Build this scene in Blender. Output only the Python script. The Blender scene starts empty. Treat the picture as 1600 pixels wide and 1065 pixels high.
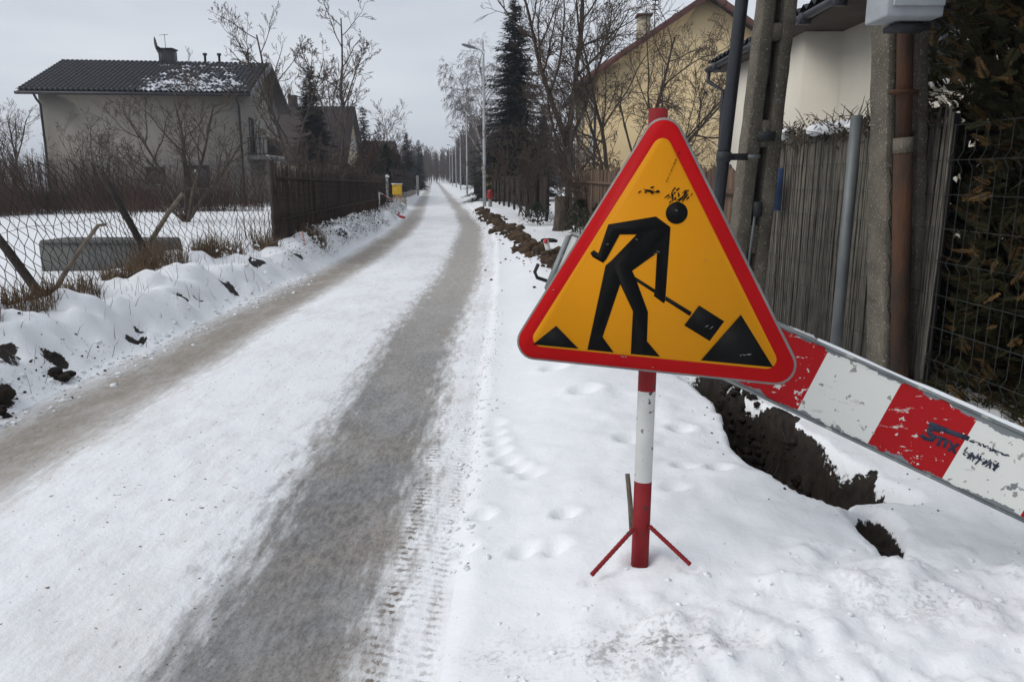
import bpy, bmesh, math, random
import numpy as np
from mathutils import Vector, Matrix, Euler

sc = bpy.context.scene
R = math.radians
rng = random.Random(7)

# ------------------------------------------------------------------ camera
cd = bpy.data.cameras.new('camera'); cam = bpy.data.objects.new('camera', cd)
sc.collection.objects.link(cam); sc.camera = cam
cam.location = (0, 0, 1.45); cam.rotation_euler = (R(78), 0, 0)
cd.sensor_width = 36; cd.lens = 27; cd.clip_start = .05; cd.clip_end = 4000

# ------------------------------------------------------------------ sky, sun, exposure
SUN_EL, SUN_AZ = R(42), R(-100)          # azimuth from +Y, clockwise: high left, behind the camera
w = bpy.data.worlds.new('World'); sc.world = w; w.use_nodes = True
nt = w.node_tree; nt.nodes.clear()
def wn(t, **k):
    n = nt.nodes.new(t)
    for a, b in k.items(): setattr(n, a, b)
    return n
wo = wn('ShaderNodeOutputWorld'); bg = wn('ShaderNodeBackground'); bg.inputs[1].default_value = .1
sky = wn('ShaderNodeTexSky', sky_type='NISHITA', sun_disc=False, sun_elevation=SUN_EL, sun_rotation=SUN_AZ)
tc = wn('ShaderNodeTexCoord'); mp = wn('ShaderNodeMapping'); mp.inputs['Scale'].default_value = (1.2, 1.2, 5)
nz = wn('ShaderNodeTexNoise'); nz.inputs['Scale'].default_value = 1.1; mp.inputs['Location'].default_value = (.35, .2, 0); nz.inputs['Detail'].default_value = 5; nz.inputs['Roughness'].default_value = .55
cr = wn('ShaderNodeValToRGB')
cr.color_ramp.elements[0].position = .28; cr.color_ramp.elements[0].color = (3.5, 3.9, 4.65, 1)
cr.color_ramp.elements[1].position = .72; cr.color_ramp.elements[1].color = (6.2, 6.45, 6.9, 1)
mx = wn('ShaderNodeMixRGB'); mx.inputs[0].default_value = .93
nt.links.new(tc.outputs['Generated'], mp.inputs[0]); nt.links.new(mp.outputs[0], nz.inputs['Vector'])
nt.links.new(nz.outputs['Fac'], cr.inputs[0]); nt.links.new(sky.outputs[0], mx.inputs[1]); nt.links.new(cr.outputs[0], mx.inputs[2])
nt.links.new(mx.outputs[0], bg.inputs[0]); nt.links.new(bg.outputs[0], wo.inputs[0])
sl = bpy.data.lights.new('sun', 'SUN'); sl.energy = 1.35; sl.angle = R(45); sl.color = (1, .97, .93)
so = bpy.data.objects.new('sun', sl); sc.collection.objects.link(so)
so.rotation_euler = (R(90) - SUN_EL, 0, math.pi - SUN_AZ)
sc.view_settings.view_transform = 'Standard'; sc.view_settings.look = 'None'
sc.view_settings.gamma = 1; sc.view_settings.exposure = .30
sc.cycles.use_denoising = True
sc.cycles.max_bounces = 6; sc.cycles.diffuse_bounces = 3; sc.cycles.transparent_max_bounces = 6; sc.cycles.volume_bounces = 0

# ------------------------------------------------------------------ helpers
ORG = {}
def org(o): return ORG[o.name]
def setp(o, label=None, cat=None, group=None, kind=None):
    if label: o['label'] = label
    if cat: o['category'] = cat
    if group: o['group'] = group
    if kind: o['kind'] = kind
    return o
def thing(name, label, cat, loc=(0, 0, 0), group=None):
    o = bpy.data.objects.new(name, None); sc.collection.objects.link(o)
    o.location = loc; o.empty_display_size = .2; ORG[o.name] = Vector(loc)
    return setp(o, label, cat, group)
def link_mesh(name, me, parent=None, loc=None):
    """an object that uses mesh me; loc in world metres"""
    o = bpy.data.objects.new(name, me); sc.collection.objects.link(o)
    l = Vector(loc) if loc is not None else (org(parent) if parent else Vector((0, 0, 0)))
    ORG[o.name] = l
    if parent:
        o.parent = parent; o.location = l - org(parent)
    else: o.location = l
    return o
def mesh_np(name, v, f, mats, smooth=False, mi=None):
    me = bpy.data.meshes.new(name); v = np.asarray(v, np.float32); n = len(v)
    if isinstance(f, np.ndarray):
        k = f.shape[1]; m = len(f); li = f.astype(np.int32).ravel()
        st = np.arange(m, dtype=np.int32) * k
    else:
        lens = np.array([len(q) for q in f], np.int32); m = len(f)
        li = np.fromiter((i for q in f for i in q), np.int32); st = np.concatenate([[0], np.cumsum(lens)[:-1]]).astype(np.int32)
    me.vertices.add(n); me.vertices.foreach_set('co', v.ravel())
    me.loops.add(len(li)); me.loops.foreach_set('vertex_index', li)
    me.polygons.add(m); me.polygons.foreach_set('loop_start', st)
    if mi is not None and len(mats) > 1: me.polygons.foreach_set('material_index', np.asarray(mi, np.int32))
    if smooth: me.polygons.foreach_set('use_smooth', np.ones(m, bool))
    for x in mats: me.materials.append(x)
    me.update(calc_edges=True); me.validate()
    return me
class MB:
    def __init__(s): s.v = []; s.f = []; s.m = []
    def add(s, vs, fs, m=0):
        b = len(s.v); s.v += [tuple(x) for x in vs]; s.f += [tuple(b + i for i in q) for q in fs]; s.m += [m] * len(fs); return s
    def box(s, c, d, rot=None, m=0):
        c = Vector(c); vs = []
        for z in (-1, 1):
            for x, y in ((-1, -1), (1, -1), (1, 1), (-1, 1)):
                p = Vector((x * d[0] / 2, y * d[1] / 2, z * d[2] / 2))
                if rot is not None: p = rot @ p
                vs.append(c + p)
        return s.add(vs, [(3, 2, 1, 0), (4, 5, 6, 7), (0, 1, 5, 4), (1, 2, 6, 5), (2, 3, 7, 6), (3, 0, 4, 7)], m)
    def hexa(s, lo, hi, m=0):
        """lo, hi: 4 corner points each (counter-clockwise seen from above)"""
        return s.add(list(lo) + list(hi), [(3, 2, 1, 0), (4, 5, 6, 7), (0, 1, 5, 4), (1, 2, 6, 5), (2, 3, 7, 6), (3, 0, 4, 7)], m)
    def tube(s, pts, rads, n=6, m=0, cap=True):
        pts = [Vector(p) for p in pts]
        if not hasattr(rads, '__len__'): rads = [rads] * len(pts)
        d0 = (pts[-1] - pts[0]); ref = Vector((0, 0, 1)) if abs(d0.normalized().z) < .9 else Vector((1, 0, 0))
        b = len(s.v); L = len(pts)
        for i, p in enumerate(pts):
            d = (pts[min(i + 1, L - 1)] - pts[max(i - 1, 0)])
            if d.length < 1e-9: d = d0
            d.normalize(); a = d.cross(ref)
            if a.length < 1e-6: a = d.orthogonal()
            a.normalize(); c = d.cross(a)
            for k in range(n):
                t = 2 * math.pi * k / n
                s.v.append(tuple(p + (a * math.cos(t) + c * math.sin(t)) * rads[i]))
        for i in range(L - 1):
            for k in range(n):
                k2 = (k + 1) % n
                s.f.append((b + i * n + k, b + i * n + k2, b + (i + 1) * n + k2, b + (i + 1) * n + k)); s.m.append(m)
        if cap and n > 2:
            s.f.append(tuple(b + k for k in range(n))[::-1]); s.f.append(tuple(b + (L - 1) * n + k for k in range(n))); s.m += [m, m]
        return s
    def prism(s, poly, fr, y0, y1, m=0, mside=None):
        """poly in (u,z); fr maps (u,y,z) to the world; front face at y0"""
        n = len(poly); b = len(s.v)
        s.v += [tuple(fr(u, y0, z)) for u, z in poly] + [tuple(fr(u, y1, z)) for u, z in poly]
        s.f.append(tuple(b + i for i in range(n))); s.f.append(tuple(b + n + i for i in range(n))[::-1]); s.m += [m, m]
        for i in range(n):
            j = (i + 1) % n
            s.f.append((b + i, b + n + i, b + n + j, b + j)); s.m.append(m if mside is None else mside)
        return s
    def mesh(s, name, mats, off=(0, 0, 0), smooth=False):
        v = np.array(s.v, np.float32).reshape(-1, 3) - np.array(off, np.float32)
        return mesh_np(name, v, s.f, mats if isinstance(mats, (list, tuple)) else [mats], smooth, s.m)
    def build(s, name, mats, parent=None, loc=None, smooth=False, bevel=0, fix=True):
        l = Vector(loc) if loc is not None else (org(parent) if parent else Vector((0, 0, 0)))
        me = s.mesh(name, mats, l, smooth)
        if fix:
            bm = bmesh.new(); bm.from_mesh(me); bmesh.ops.recalc_face_normals(bm, faces=bm.faces); bm.to_mesh(me); bm.free()
        o = link_mesh(name, me, parent, l)
        if bevel:
            bv = o.modifiers.new('bevel', 'BEVEL'); bv.width = bevel; bv.segments = 2; bv.limit_method = 'ANGLE'
        return o
def frame(o, ex, ey=(0, 0, 0), ez=(0, 0, 1)):
    o, ex, ey, ez = Vector(o), Vector(ex), Vector(ey), Vector(ez)
    return lambda u, v, z: o + ex * u + ey * v + ez * z
def fbm(x, y, sc_=1., octv=4, seed=0, gain=.5):
    x = np.asarray(x, float) * sc_; y = np.asarray(y, float) * sc_; out = np.zeros(np.broadcast(x, y).shape); a = 1.; tot = 0
    for o in range(octv):
        xi = np.floor(x); yi = np.floor(y); fx = x - xi; fy = y - yi
        fx = fx * fx * (3 - 2 * fx); fy = fy * fy * (3 - 2 * fy)
        def h(a_, b_):
            q = np.sin(a_ * 127.1 + b_ * 311.7 + (seed + o) * 74.7) * 43758.5453
            return q - np.floor(q)
        v = (h(xi, yi) * (1 - fx) + h(xi + 1, yi) * fx) * (1 - fy) + (h(xi, yi + 1) * (1 - fx) + h(xi + 1, yi + 1) * fx) * fy
        out += a * (v - .5); tot += a; a *= gain; x = x * 2.03 + 11.3; y = y * 2.03 + 5.7
    return out / tot * 2
def ss(a, b, x):
    t = np.clip((np.asarray(x, float) - a) / (b - a), 0, 1); return t * t * (3 - 2 * t)

# ------------------------------------------------------------------ materials
def nd(t_, typ, **k):
    n = t_.nodes.new(typ)
    for a, b in k.items(): setattr(n, a, b)
    return n
def mixc(t_, f, a, b):
    n = nd(t_, 'ShaderNodeMixRGB')
    for i, x in enumerate((f, a, b)):
        if isinstance(x, (int, float)): n.inputs[i].default_value = x
        elif isinstance(x, tuple): n.inputs[i].default_value = (*x[:3], 1)
        else: t_.links.new(x, n.inputs[i])
    return n.outputs[0]
def noi(t_, vec, scale, detail=4, rough=.55, stretch=None):
    if stretch:
        m = nd(t_, 'ShaderNodeMapping'); m.inputs['Scale'].default_value = stretch; t_.links.new(vec, m.inputs[0]); vec = m.outputs[0]
    n = nd(t_, 'ShaderNodeTexNoise'); n.inputs['Scale'].default_value = scale; n.inputs['Detail'].default_value = detail; n.inputs['Roughness'].default_value = rough
    t_.links.new(vec, n.inputs['Vector']); return n.outputs['Fac']
def ramp(t_, v, a, b):
    n = nd(t_, 'ShaderNodeMapRange'); n.inputs[1].default_value = a; n.inputs[2].default_value = b; t_.links.new(v, n.inputs[0]); return n.outputs[0]
def mth(t_, op, a, b=0.):
    n = nd(t_, 'ShaderNodeMath', operation=op)
    for i, x in enumerate((a, b)):
        if isinstance(x, (int, float)): n.inputs[i].default_value = x
        else: t_.links.new(x, n.inputs[i])
    return n.outputs[0]
def att(t_, name):
    return nd(t_, 'ShaderNodeAttribute', attribute_name=name).outputs['Fac']
def begin(name):
    m = bpy.data.materials.new(name); m.use_nodes = True; t_ = m.node_tree; b = t_.nodes['Principled BSDF']
    vec = nd(t_, 'ShaderNodeTexCoord').outputs['Object']; return m, t_, b, vec
def M(name, c, c2=None, ns=4., lo=.35, hi=.65, rough=.8, bump=0., bs=30., metal=0., spec=.3, stretch=None, spots=None, rand=0., c3=None, c3s=60, c3t=.62):
    m, t_, b, vec = begin(name)
    col = c
    if c2 is not None: col = mixc(t_, ramp(t_, noi(t_, vec, ns, 6, .6, stretch), lo, hi), c, c2)
    if c3 is not None: col = mixc(t_, ramp(t_, noi(t_, vec, c3s, 3, .5), c3t, c3t + .05), col, c3)
    if rand:
        ri = nd(t_, 'ShaderNodeObjectInfo').outputs['Random']
        n = nd(t_, 'ShaderNodeHueSaturation'); n.inputs['Value'].default_value = 1
        t_.links.new(ramp(t_, ri, 0, 1), n.inputs['Fac']); n.inputs['Fac'].default_value = 1
        v = mth(t_, 'ADD', mth(t_, 'MULTIPLY', ri, 2 * rand), 1 - rand)
        n2 = nd(t_, 'ShaderNodeHueSaturation'); t_.links.new(v, n2.inputs['Value'])
        if isinstance(col, tuple): n2.inputs['Color'].default_value = (*col, 1)
        else: t_.links.new(col, n2.inputs['Color'])
        col = n2.outputs[0]; t_.nodes.remove(n)
    if isinstance(col, tuple): b.inputs['Base Color'].default_value = (*col, 1)
    else: t_.links.new(col, b.inputs['Base Color'])
    b.inputs['Roughness'].default_value = rough; b.inputs['Metallic'].default_value = metal; b.inputs['Specular IOR Level'].default_value = spec
    if bump:
        bp = nd(t_, 'ShaderNodeBump'); bp.inputs['Strength'].default_value = bump; bp.inputs['Distance'].default_value = .02
        t_.links.new(noi(t_, vec, bs, 5, .6, stretch), bp.inputs['Height']); t_.links.new(bp.outputs[0], b.inputs['Normal'])
    return m

SNOWA, SNOWB = (.80, .815, .825), (.87, .88, .885)
def ground_material(name, road):
    m, t_, b, vec = begin(name)
    col = mixc(t_, noi(t_, vec, 1.3, 5), SNOWA, SNOWB)
    rough = .65
    fine = noi(t_, vec, 42, 4, .6); mid = noi(t_, vec, 9, 4, .6)
    if road:
        st = noi(t_, vec, 5, 6, .65, (3.2, .7, 1)); st2 = noi(t_, vec, 26, 4, .65, (1.6, .6, 1)); big = noi(t_, vec, 1.1, 3)
        # grey-brown smears over the packed snow between the wheel tracks
        sm = ramp(t_, mth(t_, 'ADD', mth(t_, 'MULTIPLY', st, .38), mth(t_, 'ADD', mth(t_, 'MULTIPLY', st2, .12), mth(t_, 'MULTIPLY', noi(t_, vec, 1.3, 5, .6, (1.4, .6, 1)), .5))), .47, .66)
        col = mixc(t_, mth(t_, 'MULTIPLY', sm, .55), col, (.53, .50, .46))
        tr = mth(t_, 'ADD', mth(t_, 'ADD', att(t_, 'track_right'), mth(t_, 'MULTIPLY', mth(t_, 'SUBTRACT', st, .5), 1.35)), mth(t_, 'MULTIPLY', mth(t_, 'SUBTRACT', st2, .5), .6))
        tl = mth(t_, 'ADD', mth(t_, 'ADD', att(t_, 'track_left'), mth(t_, 'MULTIPLY', mth(t_, 'SUBTRACT', st, .5), .6)), mth(t_, 'MULTIPLY', mth(t_, 'SUBTRACT', st2, .5), .4))
        bigs = noi(t_, vec, .9, 4, .6, (1.6, .5, 1)); patch = noi(t_, vec, 2.2, 5, .65, (1.5, .6, 1))
        icer = mixc(t_, ramp(t_, st2, .3, .7), mixc(t_, ramp(t_, bigs, .35, .65), (.105, .103, .10), (.19, .178, .162)), mixc(t_, ramp(t_, big, .4, .6), (.31, .275, .235), (.27, .272, .275)))
        icer = mixc(t_, mth(t_, 'MULTIPLY', ramp(t_, patch, .48, .66), .55), icer, (.42, .405, .385))
        icer = mixc(t_, att(t_, 'far'), icer, mixc(t_, ramp(t_, st, .3, .7), (.31, .278, .238), (.47, .435, .385)))
        icel = mixc(t_, ramp(t_, st, .3, .7), (.20, .172, .14), (.36, .32, .275))
        icel = mixc(t_, mth(t_, 'MULTIPLY', ramp(t_, patch, .48, .66), .45), icel, (.52, .49, .45))
        col = mixc(t_, ramp(t_, tl, .25, .85), col, icel)
        col = mixc(t_, ramp(t_, tr, .22, .80), col, icer)
        grain = noi(t_, vec, 95, 3, .7, (1, .6, 1))
        col = mixc(t_, mth(t_, 'MULTIPLY', mth(t_, 'MULTIPLY', ramp(t_, tr, .3, .8), ramp(t_, grain, .52, .66)), .5), col, (.075, .07, .065))
        # tyre tread speckle beside the right track
        sx = nd(t_, 'ShaderNodeSeparateXYZ'); t_.links.new(vec, sx.inputs[0])
        bar = mth(t_, 'ADD', mth(t_, 'MULTIPLY', mth(t_, 'SINE', mth(t_, 'ADD', mth(t_, 'MULTIPLY', sx.outputs[1], 150.), mth(t_, 'MULTIPLY', sx.outputs[0], 60.))), .10), noi(t_, vec, 45, 3, .6, (1, .7, 1)))
        td = mth(t_, 'MULTIPLY', mth(t_, 'MULTIPLY', att(t_, 'tread'), ramp(t_, bar, .50, .60)), ramp(t_, noi(t_, vec, 4, 3), .36, .55))
        col = mixc(t_, mth(t_, 'MULTIPLY', td, .95), col, (.16, .13, .105))
    sp = mth(t_, 'MULTIPLY', att(t_, 'speck'), ramp(t_, noi(t_, vec, 34, 2, .5), .70, .74))
    col = mixc(t_, sp, col, (.16, .13, .10))
    gr = mth(t_, 'MULTIPLY', att(t_, 'grit'), ramp(t_, mth(t_, 'ADD', mth(t_, 'MULTIPLY', noi(t_, vec, 55, 3, .6), .6), mth(t_, 'MULTIPLY', mid, .4)), .50, .60))
    col = mixc(t_, mth(t_, 'MULTIPLY', gr, .75), col, (.17, .16, .15))
    so_ = mth(t_, 'ADD', att(t_, 'soil'), mth(t_, 'ADD', mth(t_, 'MULTIPLY', mth(t_, 'SUBTRACT', fine, .5), .5), mth(t_, 'MULTIPLY', mth(t_, 'SUBTRACT', mid, .5), .55)))
    sf = ramp(t_, so_, .47, .53)
    soilc = mixc(t_, ramp(t_, noi(t_, vec, 17, 6, .7), .35, .7), (.005, .004, .003), (.032, .021, .013))
    col = mixc(t_, sf, col, soilc)
    t_.links.new(col, b.inputs['Base Color'])
    b.inputs['Roughness'].default_value = .62; b.inputs['Specular IOR Level'].default_value = .25
    if road:
        t_.links.new(ramp(t_, mth(t_, 'MULTIPLY', att(t_, 'track_right'), st2), 1, -.2), b.inputs['Roughness'])
        b.inputs['Specular IOR Level'].default_value = .35
    bp = nd(t_, 'ShaderNodeBump'); bp.inputs['Strength'].default_value = .42 if road else .24; bp.inputs['Distance'].default_value = .03
    hgt = mth(t_, 'ADD', mth(t_, 'MULTIPLY', fine, .45), mth(t_, 'MULTIPLY', mid, .8))
    hgt = mth(t_, 'ADD', hgt, mth(t_, 'MULTIPLY', mth(t_, 'MULTIPLY', sf, noi(t_, vec, 28, 6, .75)), 7.0))
    t_.links.new(hgt, bp.inputs['Height']); t_.links.new(bp.outputs[0], b.inputs['Normal'])
    return m
m_snow = ground_material('snow_ground', False); m_road = ground_material('snow_road', True)
m_snowobj = M('snow_cap', SNOWA, SNOWB, 3, bump=.3, bs=25, rough=.65)
m_soil = M('loose_soil', (.022, .014, .009), (.105, .064, .034), 3.5, .3, .7, rough=.95, bump=1, bs=30)
m_darksoil = M('wet_soil', (.005, .004, .003), (.026, .017, .011), 14, rough=.9, bump=1, bs=30)
m_bark = M('bark', (.036, .028, .021), (.11, .084, .062), 9, rough=.95, bump=.6, bs=40, stretch=(1, 1, .3))
m_barkg = M('bark_grey', (.05, .043, .037), (.12, .10, .085), 9, rough=.95, bump=.6, bs=40, stretch=(1, 1, .3))
m_twig = M('twigs', (.052, .037, .028), (.105, .076, .058), 2, rough=.9)
m_twigr = M('twigs_red', (.055, .028, .022), (.10, .05, .038), 2, rough=.9)
m_birch = M('birch_bark', (.38, .36, .34), (.05, .045, .04), 6, .55, .62, rough=.8)
m_birtw = M('birch_twigs', (.11, .09, .085), (.17, .145, .14), 2, rough=.9)
m_needle = M('needles', (.007, .013, .009), (.022, .036, .022), 1.6, .3, .7, rough=.8)
m_needleb = M('needles_blue', (.012, .022, .02), (.03, .047, .042), 1.6, .3, .7, rough=.8)
m_leafd = M('evergreen_leaves', (.012, .020, .009), (.04, .052, .02), 1.5, rough=.7)
m_thuja = M('thuja_green', (.012, .013, .006), (.042, .038, .014), 3, .35, .7, rough=.8, spec=.15, c3=(.095, .055, .02), c3s=4.5, c3t=.60)
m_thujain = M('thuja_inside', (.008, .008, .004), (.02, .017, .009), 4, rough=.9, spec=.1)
m_thujab = M('thuja_brown', (.065, .038, .014), (.15, .088, .032), 5, rough=.8, spec=.15)
m_grass = M('dry_grass', (.07, .045, .025), (.21, .145, .085), 6, rough=.9)
m_brush = M('dry_brush', (.03, .018, .013), (.11, .062, .042), .9, .35, .65, rough=.95)
m_leafl = M('low_leaves', (.015, .018, .009), (.06, .05, .028), 5, rough=.8)
m_blackwood = M('dark_wood', (.016, .012, .010), (.045, .033, .027), 6, rough=.9, bump=.4, bs=40, rand=.3)
m_slat = M('dark_slats', (.024, .017, .013), (.075, .052, .039), 3, rough=.95, stretch=(4, 4, .6), rand=.6)
m_planks = M('dark_planks', (.022, .014, .011), (.05, .032, .024), 4, rough=.85, stretch=(4, 4, .5), rand=.35)
m_planky = M('pale_planks', (.30, .19, .07), (.42, .28, .11), 5, rough=.8, stretch=(4, 4, .5), rand=.2)
m_brownw = M('brown_wood', (.06, .038, .025), (.13, .085, .055), 5, rough=.9, stretch=(4, 4, .5), rand=.3)
m_oldwood = M('weathered_stick', (.10, .08, .062), (.22, .18, .14), 8, rough=.9, bump=.5, bs=50)
m_wire = M('rusty_wire', (.018, .015, .013), (.045, .037, .031), 3, rough=.7, metal=.2)
m_wireg = M('dark_wire', (.022, .026, .024), (.045, .05, .046), 3, rough=.6)
m_conc = M('concrete', (.20, .195, .18), (.31, .30, .28), 3, .3, .7, rough=.95, bump=.5, bs=40)
m_trough = M('trough_concrete', (.10, .10, .095), (.16, .16, .15), 3, .3, .7, rough=.95, bump=.5, bs=40)
m_pole = M('pole_concrete', (.085, .074, .057), (.18, .157, .12), 5, .3, .7, rough=.95, bump=.9, bs=75, c3=(.30, .285, .255), c3s=75, c3t=.61)
m_web = M('pole_web', (.05, .044, .036), (.10, .09, .07), 8, rough=.95, bump=.6, bs=60)  # concrete darker than the shaft: shade of the deep slots put into the colour
m_rust = M('rusty_pipe', (.034, .024, .019), (.105, .043, .018), 5, .40, .74, rough=.85, bump=.5, bs=50, stretch=(1, 1, .35))
m_galv = M('galvanised', (.115, .125, .125), (.17, .18, .18), 9, rough=.55, metal=.35, stretch=(1, 1, .4))
m_blackpipe = M('black_pipe', (.012, .014, .019), (.022, .025, .032), 5, rough=.45, spec=.5)
m_box = M('box_paint', (.30, .32, .335), (.38, .40, .415), 6, rough=.5)
m_boxdark = M('box_rubber', (.03, .032, .035), rough=.6)
m_reed = M('reed', (.045, .041, .033), (.23, .21, .175), 22, .35, .72, rough=.9, stretch=(6, 6, .25))
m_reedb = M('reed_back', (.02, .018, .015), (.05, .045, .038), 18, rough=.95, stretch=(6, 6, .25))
m_blue = M('blue_plate', (.055, .085, .19), (.08, .12, .24), 9, rough=.6)
m_plast = M('grey_plaster', (.255, .235, .20), (.315, .29, .25), .7, .3, .7, rough=.95, bump=.1, bs=60)
m_socle = M('socle', (.19, .18, .165), (.24, .23, .21), 1, rough=.95)
m_yplast = M('yellow_plaster', (.79, .60, .33), (.82, .64, .37), .5, .3, .7, rough=.95, bump=.08, bs=60)
m_wplast = M('cream_plaster', (.67, .62, .52), (.73, .68, .58), .6, rough=.95, bump=.08, bs=60)
m_cream = M('cream_wall', (.36, .30, .21), (.42, .36, .26), .8, rough=.95)
m_redbase = M('red_base', (.085, .030, .024), (.12, .042, .034), 2, rough=.9)
m_glass = M('window_glass', (.03, .036, .044), (.06, .07, .08), .7, rough=.08, spec=.6)
m_wframe = M('white_frame', (.55, .55, .54), (.62, .62, .6), 3, rough=.6)
m_dframe = M('dark_frame', (.02, .021, .024), rough=.5)
m_roofb = M('brown_roof', (.024, .016, .014), (.042, .028, .024), 1.2, rough=.8, bump=.3, bs=20)
m_roofr = M('red_roof_trim', (.085, .036, .029), (.12, .052, .042), 2, rough=.75)
m_fascia = M('fascia_grey', (.20, .21, .225), (.25, .26, .275), 2, rough=.6)
m_gutter = M('gutter', (.022, .024, .03), (.04, .042, .05), 3, rough=.5)
m_soffit = M('soffit', (.040, .030, .024), (.06, .045, .036), 3, rough=.8)
m_tile = M('tile', (.012, .013, .016), (.026, .028, .033), 2.5, rough=.6, spec=.15)
m_lamp = M('lamp_steel', (.30, .31, .31), (.40, .41, .41), 4, rough=.6, metal=.25)
m_lamphead = M('lamp_head', (.13, .14, .15), (.17, .18, .19), 5, rough=.5)
m_red = M('sign_red', (.46, .006, .008), (.41, .005, .007), 5, rough=.5, spec=.1)
m_yellow = M('sign_yellow', (.66, .262, .006), (.60, .232, .006), 1.6, rough=.55, spec=.1)
m_black = M('sign_black', (.004, .004, .004), (.007, .007, .007), 8, rough=.6, spec=.1)
m_rim = M('sign_rim', (.20, .195, .185), (.30, .29, .275), 14, rough=.6, metal=.3)
m_scuff = M('scuff', (.30, .28, .24), (.42, .40, .36), 30, rough=.8)
m_postred = M('post_red', (.20, .014, .017), (.26, .022, .025), 9, rough=.6, spec=.15, c3=(.06, .04, .035), c3s=38, c3t=.62)
m_postwhite = M('post_white', (.50, .50, .475), (.60, .60, .58), 7, rough=.55, c3=(.05, .045, .04), c3s=34, c3t=.635)
def worn(name, c, ca, flake):
    """board paint: scratches to white, flakes to bare metal, more of them near the edges (attribute edge)"""
    m, t_, b, vec = begin(name)
    base = mixc(t_, noi(t_, vec, 4, 4), c, ca)
    scr = noi(t_, vec, 11, 5, .7, (1.0, 1, 4.5)); scr2 = noi(t_, vec, 34, 3, .6)
    base = mixc(t_, ramp(t_, scr, .63, .655), base, (.58, .57, .53))
    base = mixc(t_, ramp(t_, scr2, .635, .66), base, flake)
    e = mth(t_, 'ADD', att(t_, 'edge'), mth(t_, 'MULTIPLY', mth(t_, 'SUBTRACT', noi(t_, vec, 13, 6, .65), .5), 1.7))
    base = mixc(t_, ramp(t_, e, .62, .66), base, (.20, .215, .22))
    t_.links.new(base, b.inputs['Base Color']); b.inputs['Roughness'].default_value = .55; b.inputs['Specular IOR Level'].default_value = .12
    return m
m_bred = worn('board_red', (.42, .012, .015), (.36, .009, .012), (.62, .60, .56))
m_bwhite = worn('board_white', (.68, .68, .63), (.76, .76, .71), (.30, .29, .26))
m_bmetal = M('board_metal', (.16, .18, .18), (.27, .29, .285), 8, rough=.5, metal=.4, c3=(.46, .46, .42), c3s=20, c3t=.6)
m_graf = M('graffiti', (.016, .022, .045), (.03, .04, .07), 30, rough=.6)
m_tapew = M('tape_white', (.72, .70, .68), rough=.5); m_pink = M('peg_pink', (.55, .22, .22), (.62, .3, .3), 9, rough=.7); m_taper = M('tape_red', (.58, .05, .07), rough=.5)
m_hyd = M('hydrant_red', (.26, .012, .014), (.32, .02, .02), 5, rough=.45)
m_ybox = M('yellow_paint', (.62, .38, .02), (.55, .33, .02), 4, rough=.5)
m_brick = M('pale_brick', (.30, .25, .21), (.42, .36, .32), 3, rough=.9, rand=.2)

# ------------------------------------------------------------------ ground and road
def xr(y):
    """the road runs straight ahead, then bends gently to the left"""
    y = np.asarray(y, float); k = 4.
    return -.1 * k * np.logaddexp(0, (np.minimum(y, 400) - 20) / k)
def trx(y): return 1.75 - .0925 * y
DENTS = [(.448, 2.472, .05, .035), (-.11, 4.3, .06, .03), (-.10, 4.12, .05, .03), (-.08, 3.95, .05, .03), (-.06, 3.8, .05, .03), (-.02, 3.66, .05, .03), (.03, 3.55, .05, .03), (.09, 3.46, .05, .025), (.27, 2.37, .03, .02), (.60, 2.39, .03, .02), (.22, 2.93, .045, .05), (.05, 2.68, .05, .035), (.16, 2.66, .05, .035), (.62, 3.75, .07, .04), (.80, 3.35, .05, .03), (.95, 3.30, .05, .03), (-.13, 3.05, .05, .04), (-.18, 2.78, .04, .03),
         (.70, 3.1, .05, .02), (1.36, 2.42, .04, .03), (1.28, 2.44, .03, .025), (.9, 3.9, .06, .03), (.45, 4.6, .08, .04), (.3, 5.3, .08, .04)]
SOILP = [(-3.38, 4.72, .13, .15), (-3.52, 4.98, .12, .16), (-3.60, 5.30, .10, .12), (-3.44, 5.62, .09, .07), (-3.36, 6.72, .06, .11), (-3.42, 6.92, .05, .09), (-3.46, 7.9, .05, .12), (-3.42, 8.3, .05, .08),
         (-3.45, 9.3, .10, .10), (-3.6, 10.8, .10, .16), (-3.5, 12.4, .12, .25), (-3.6, 14.2, .14, .25), (-3.65, 16.5, .12, .3)]
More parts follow.
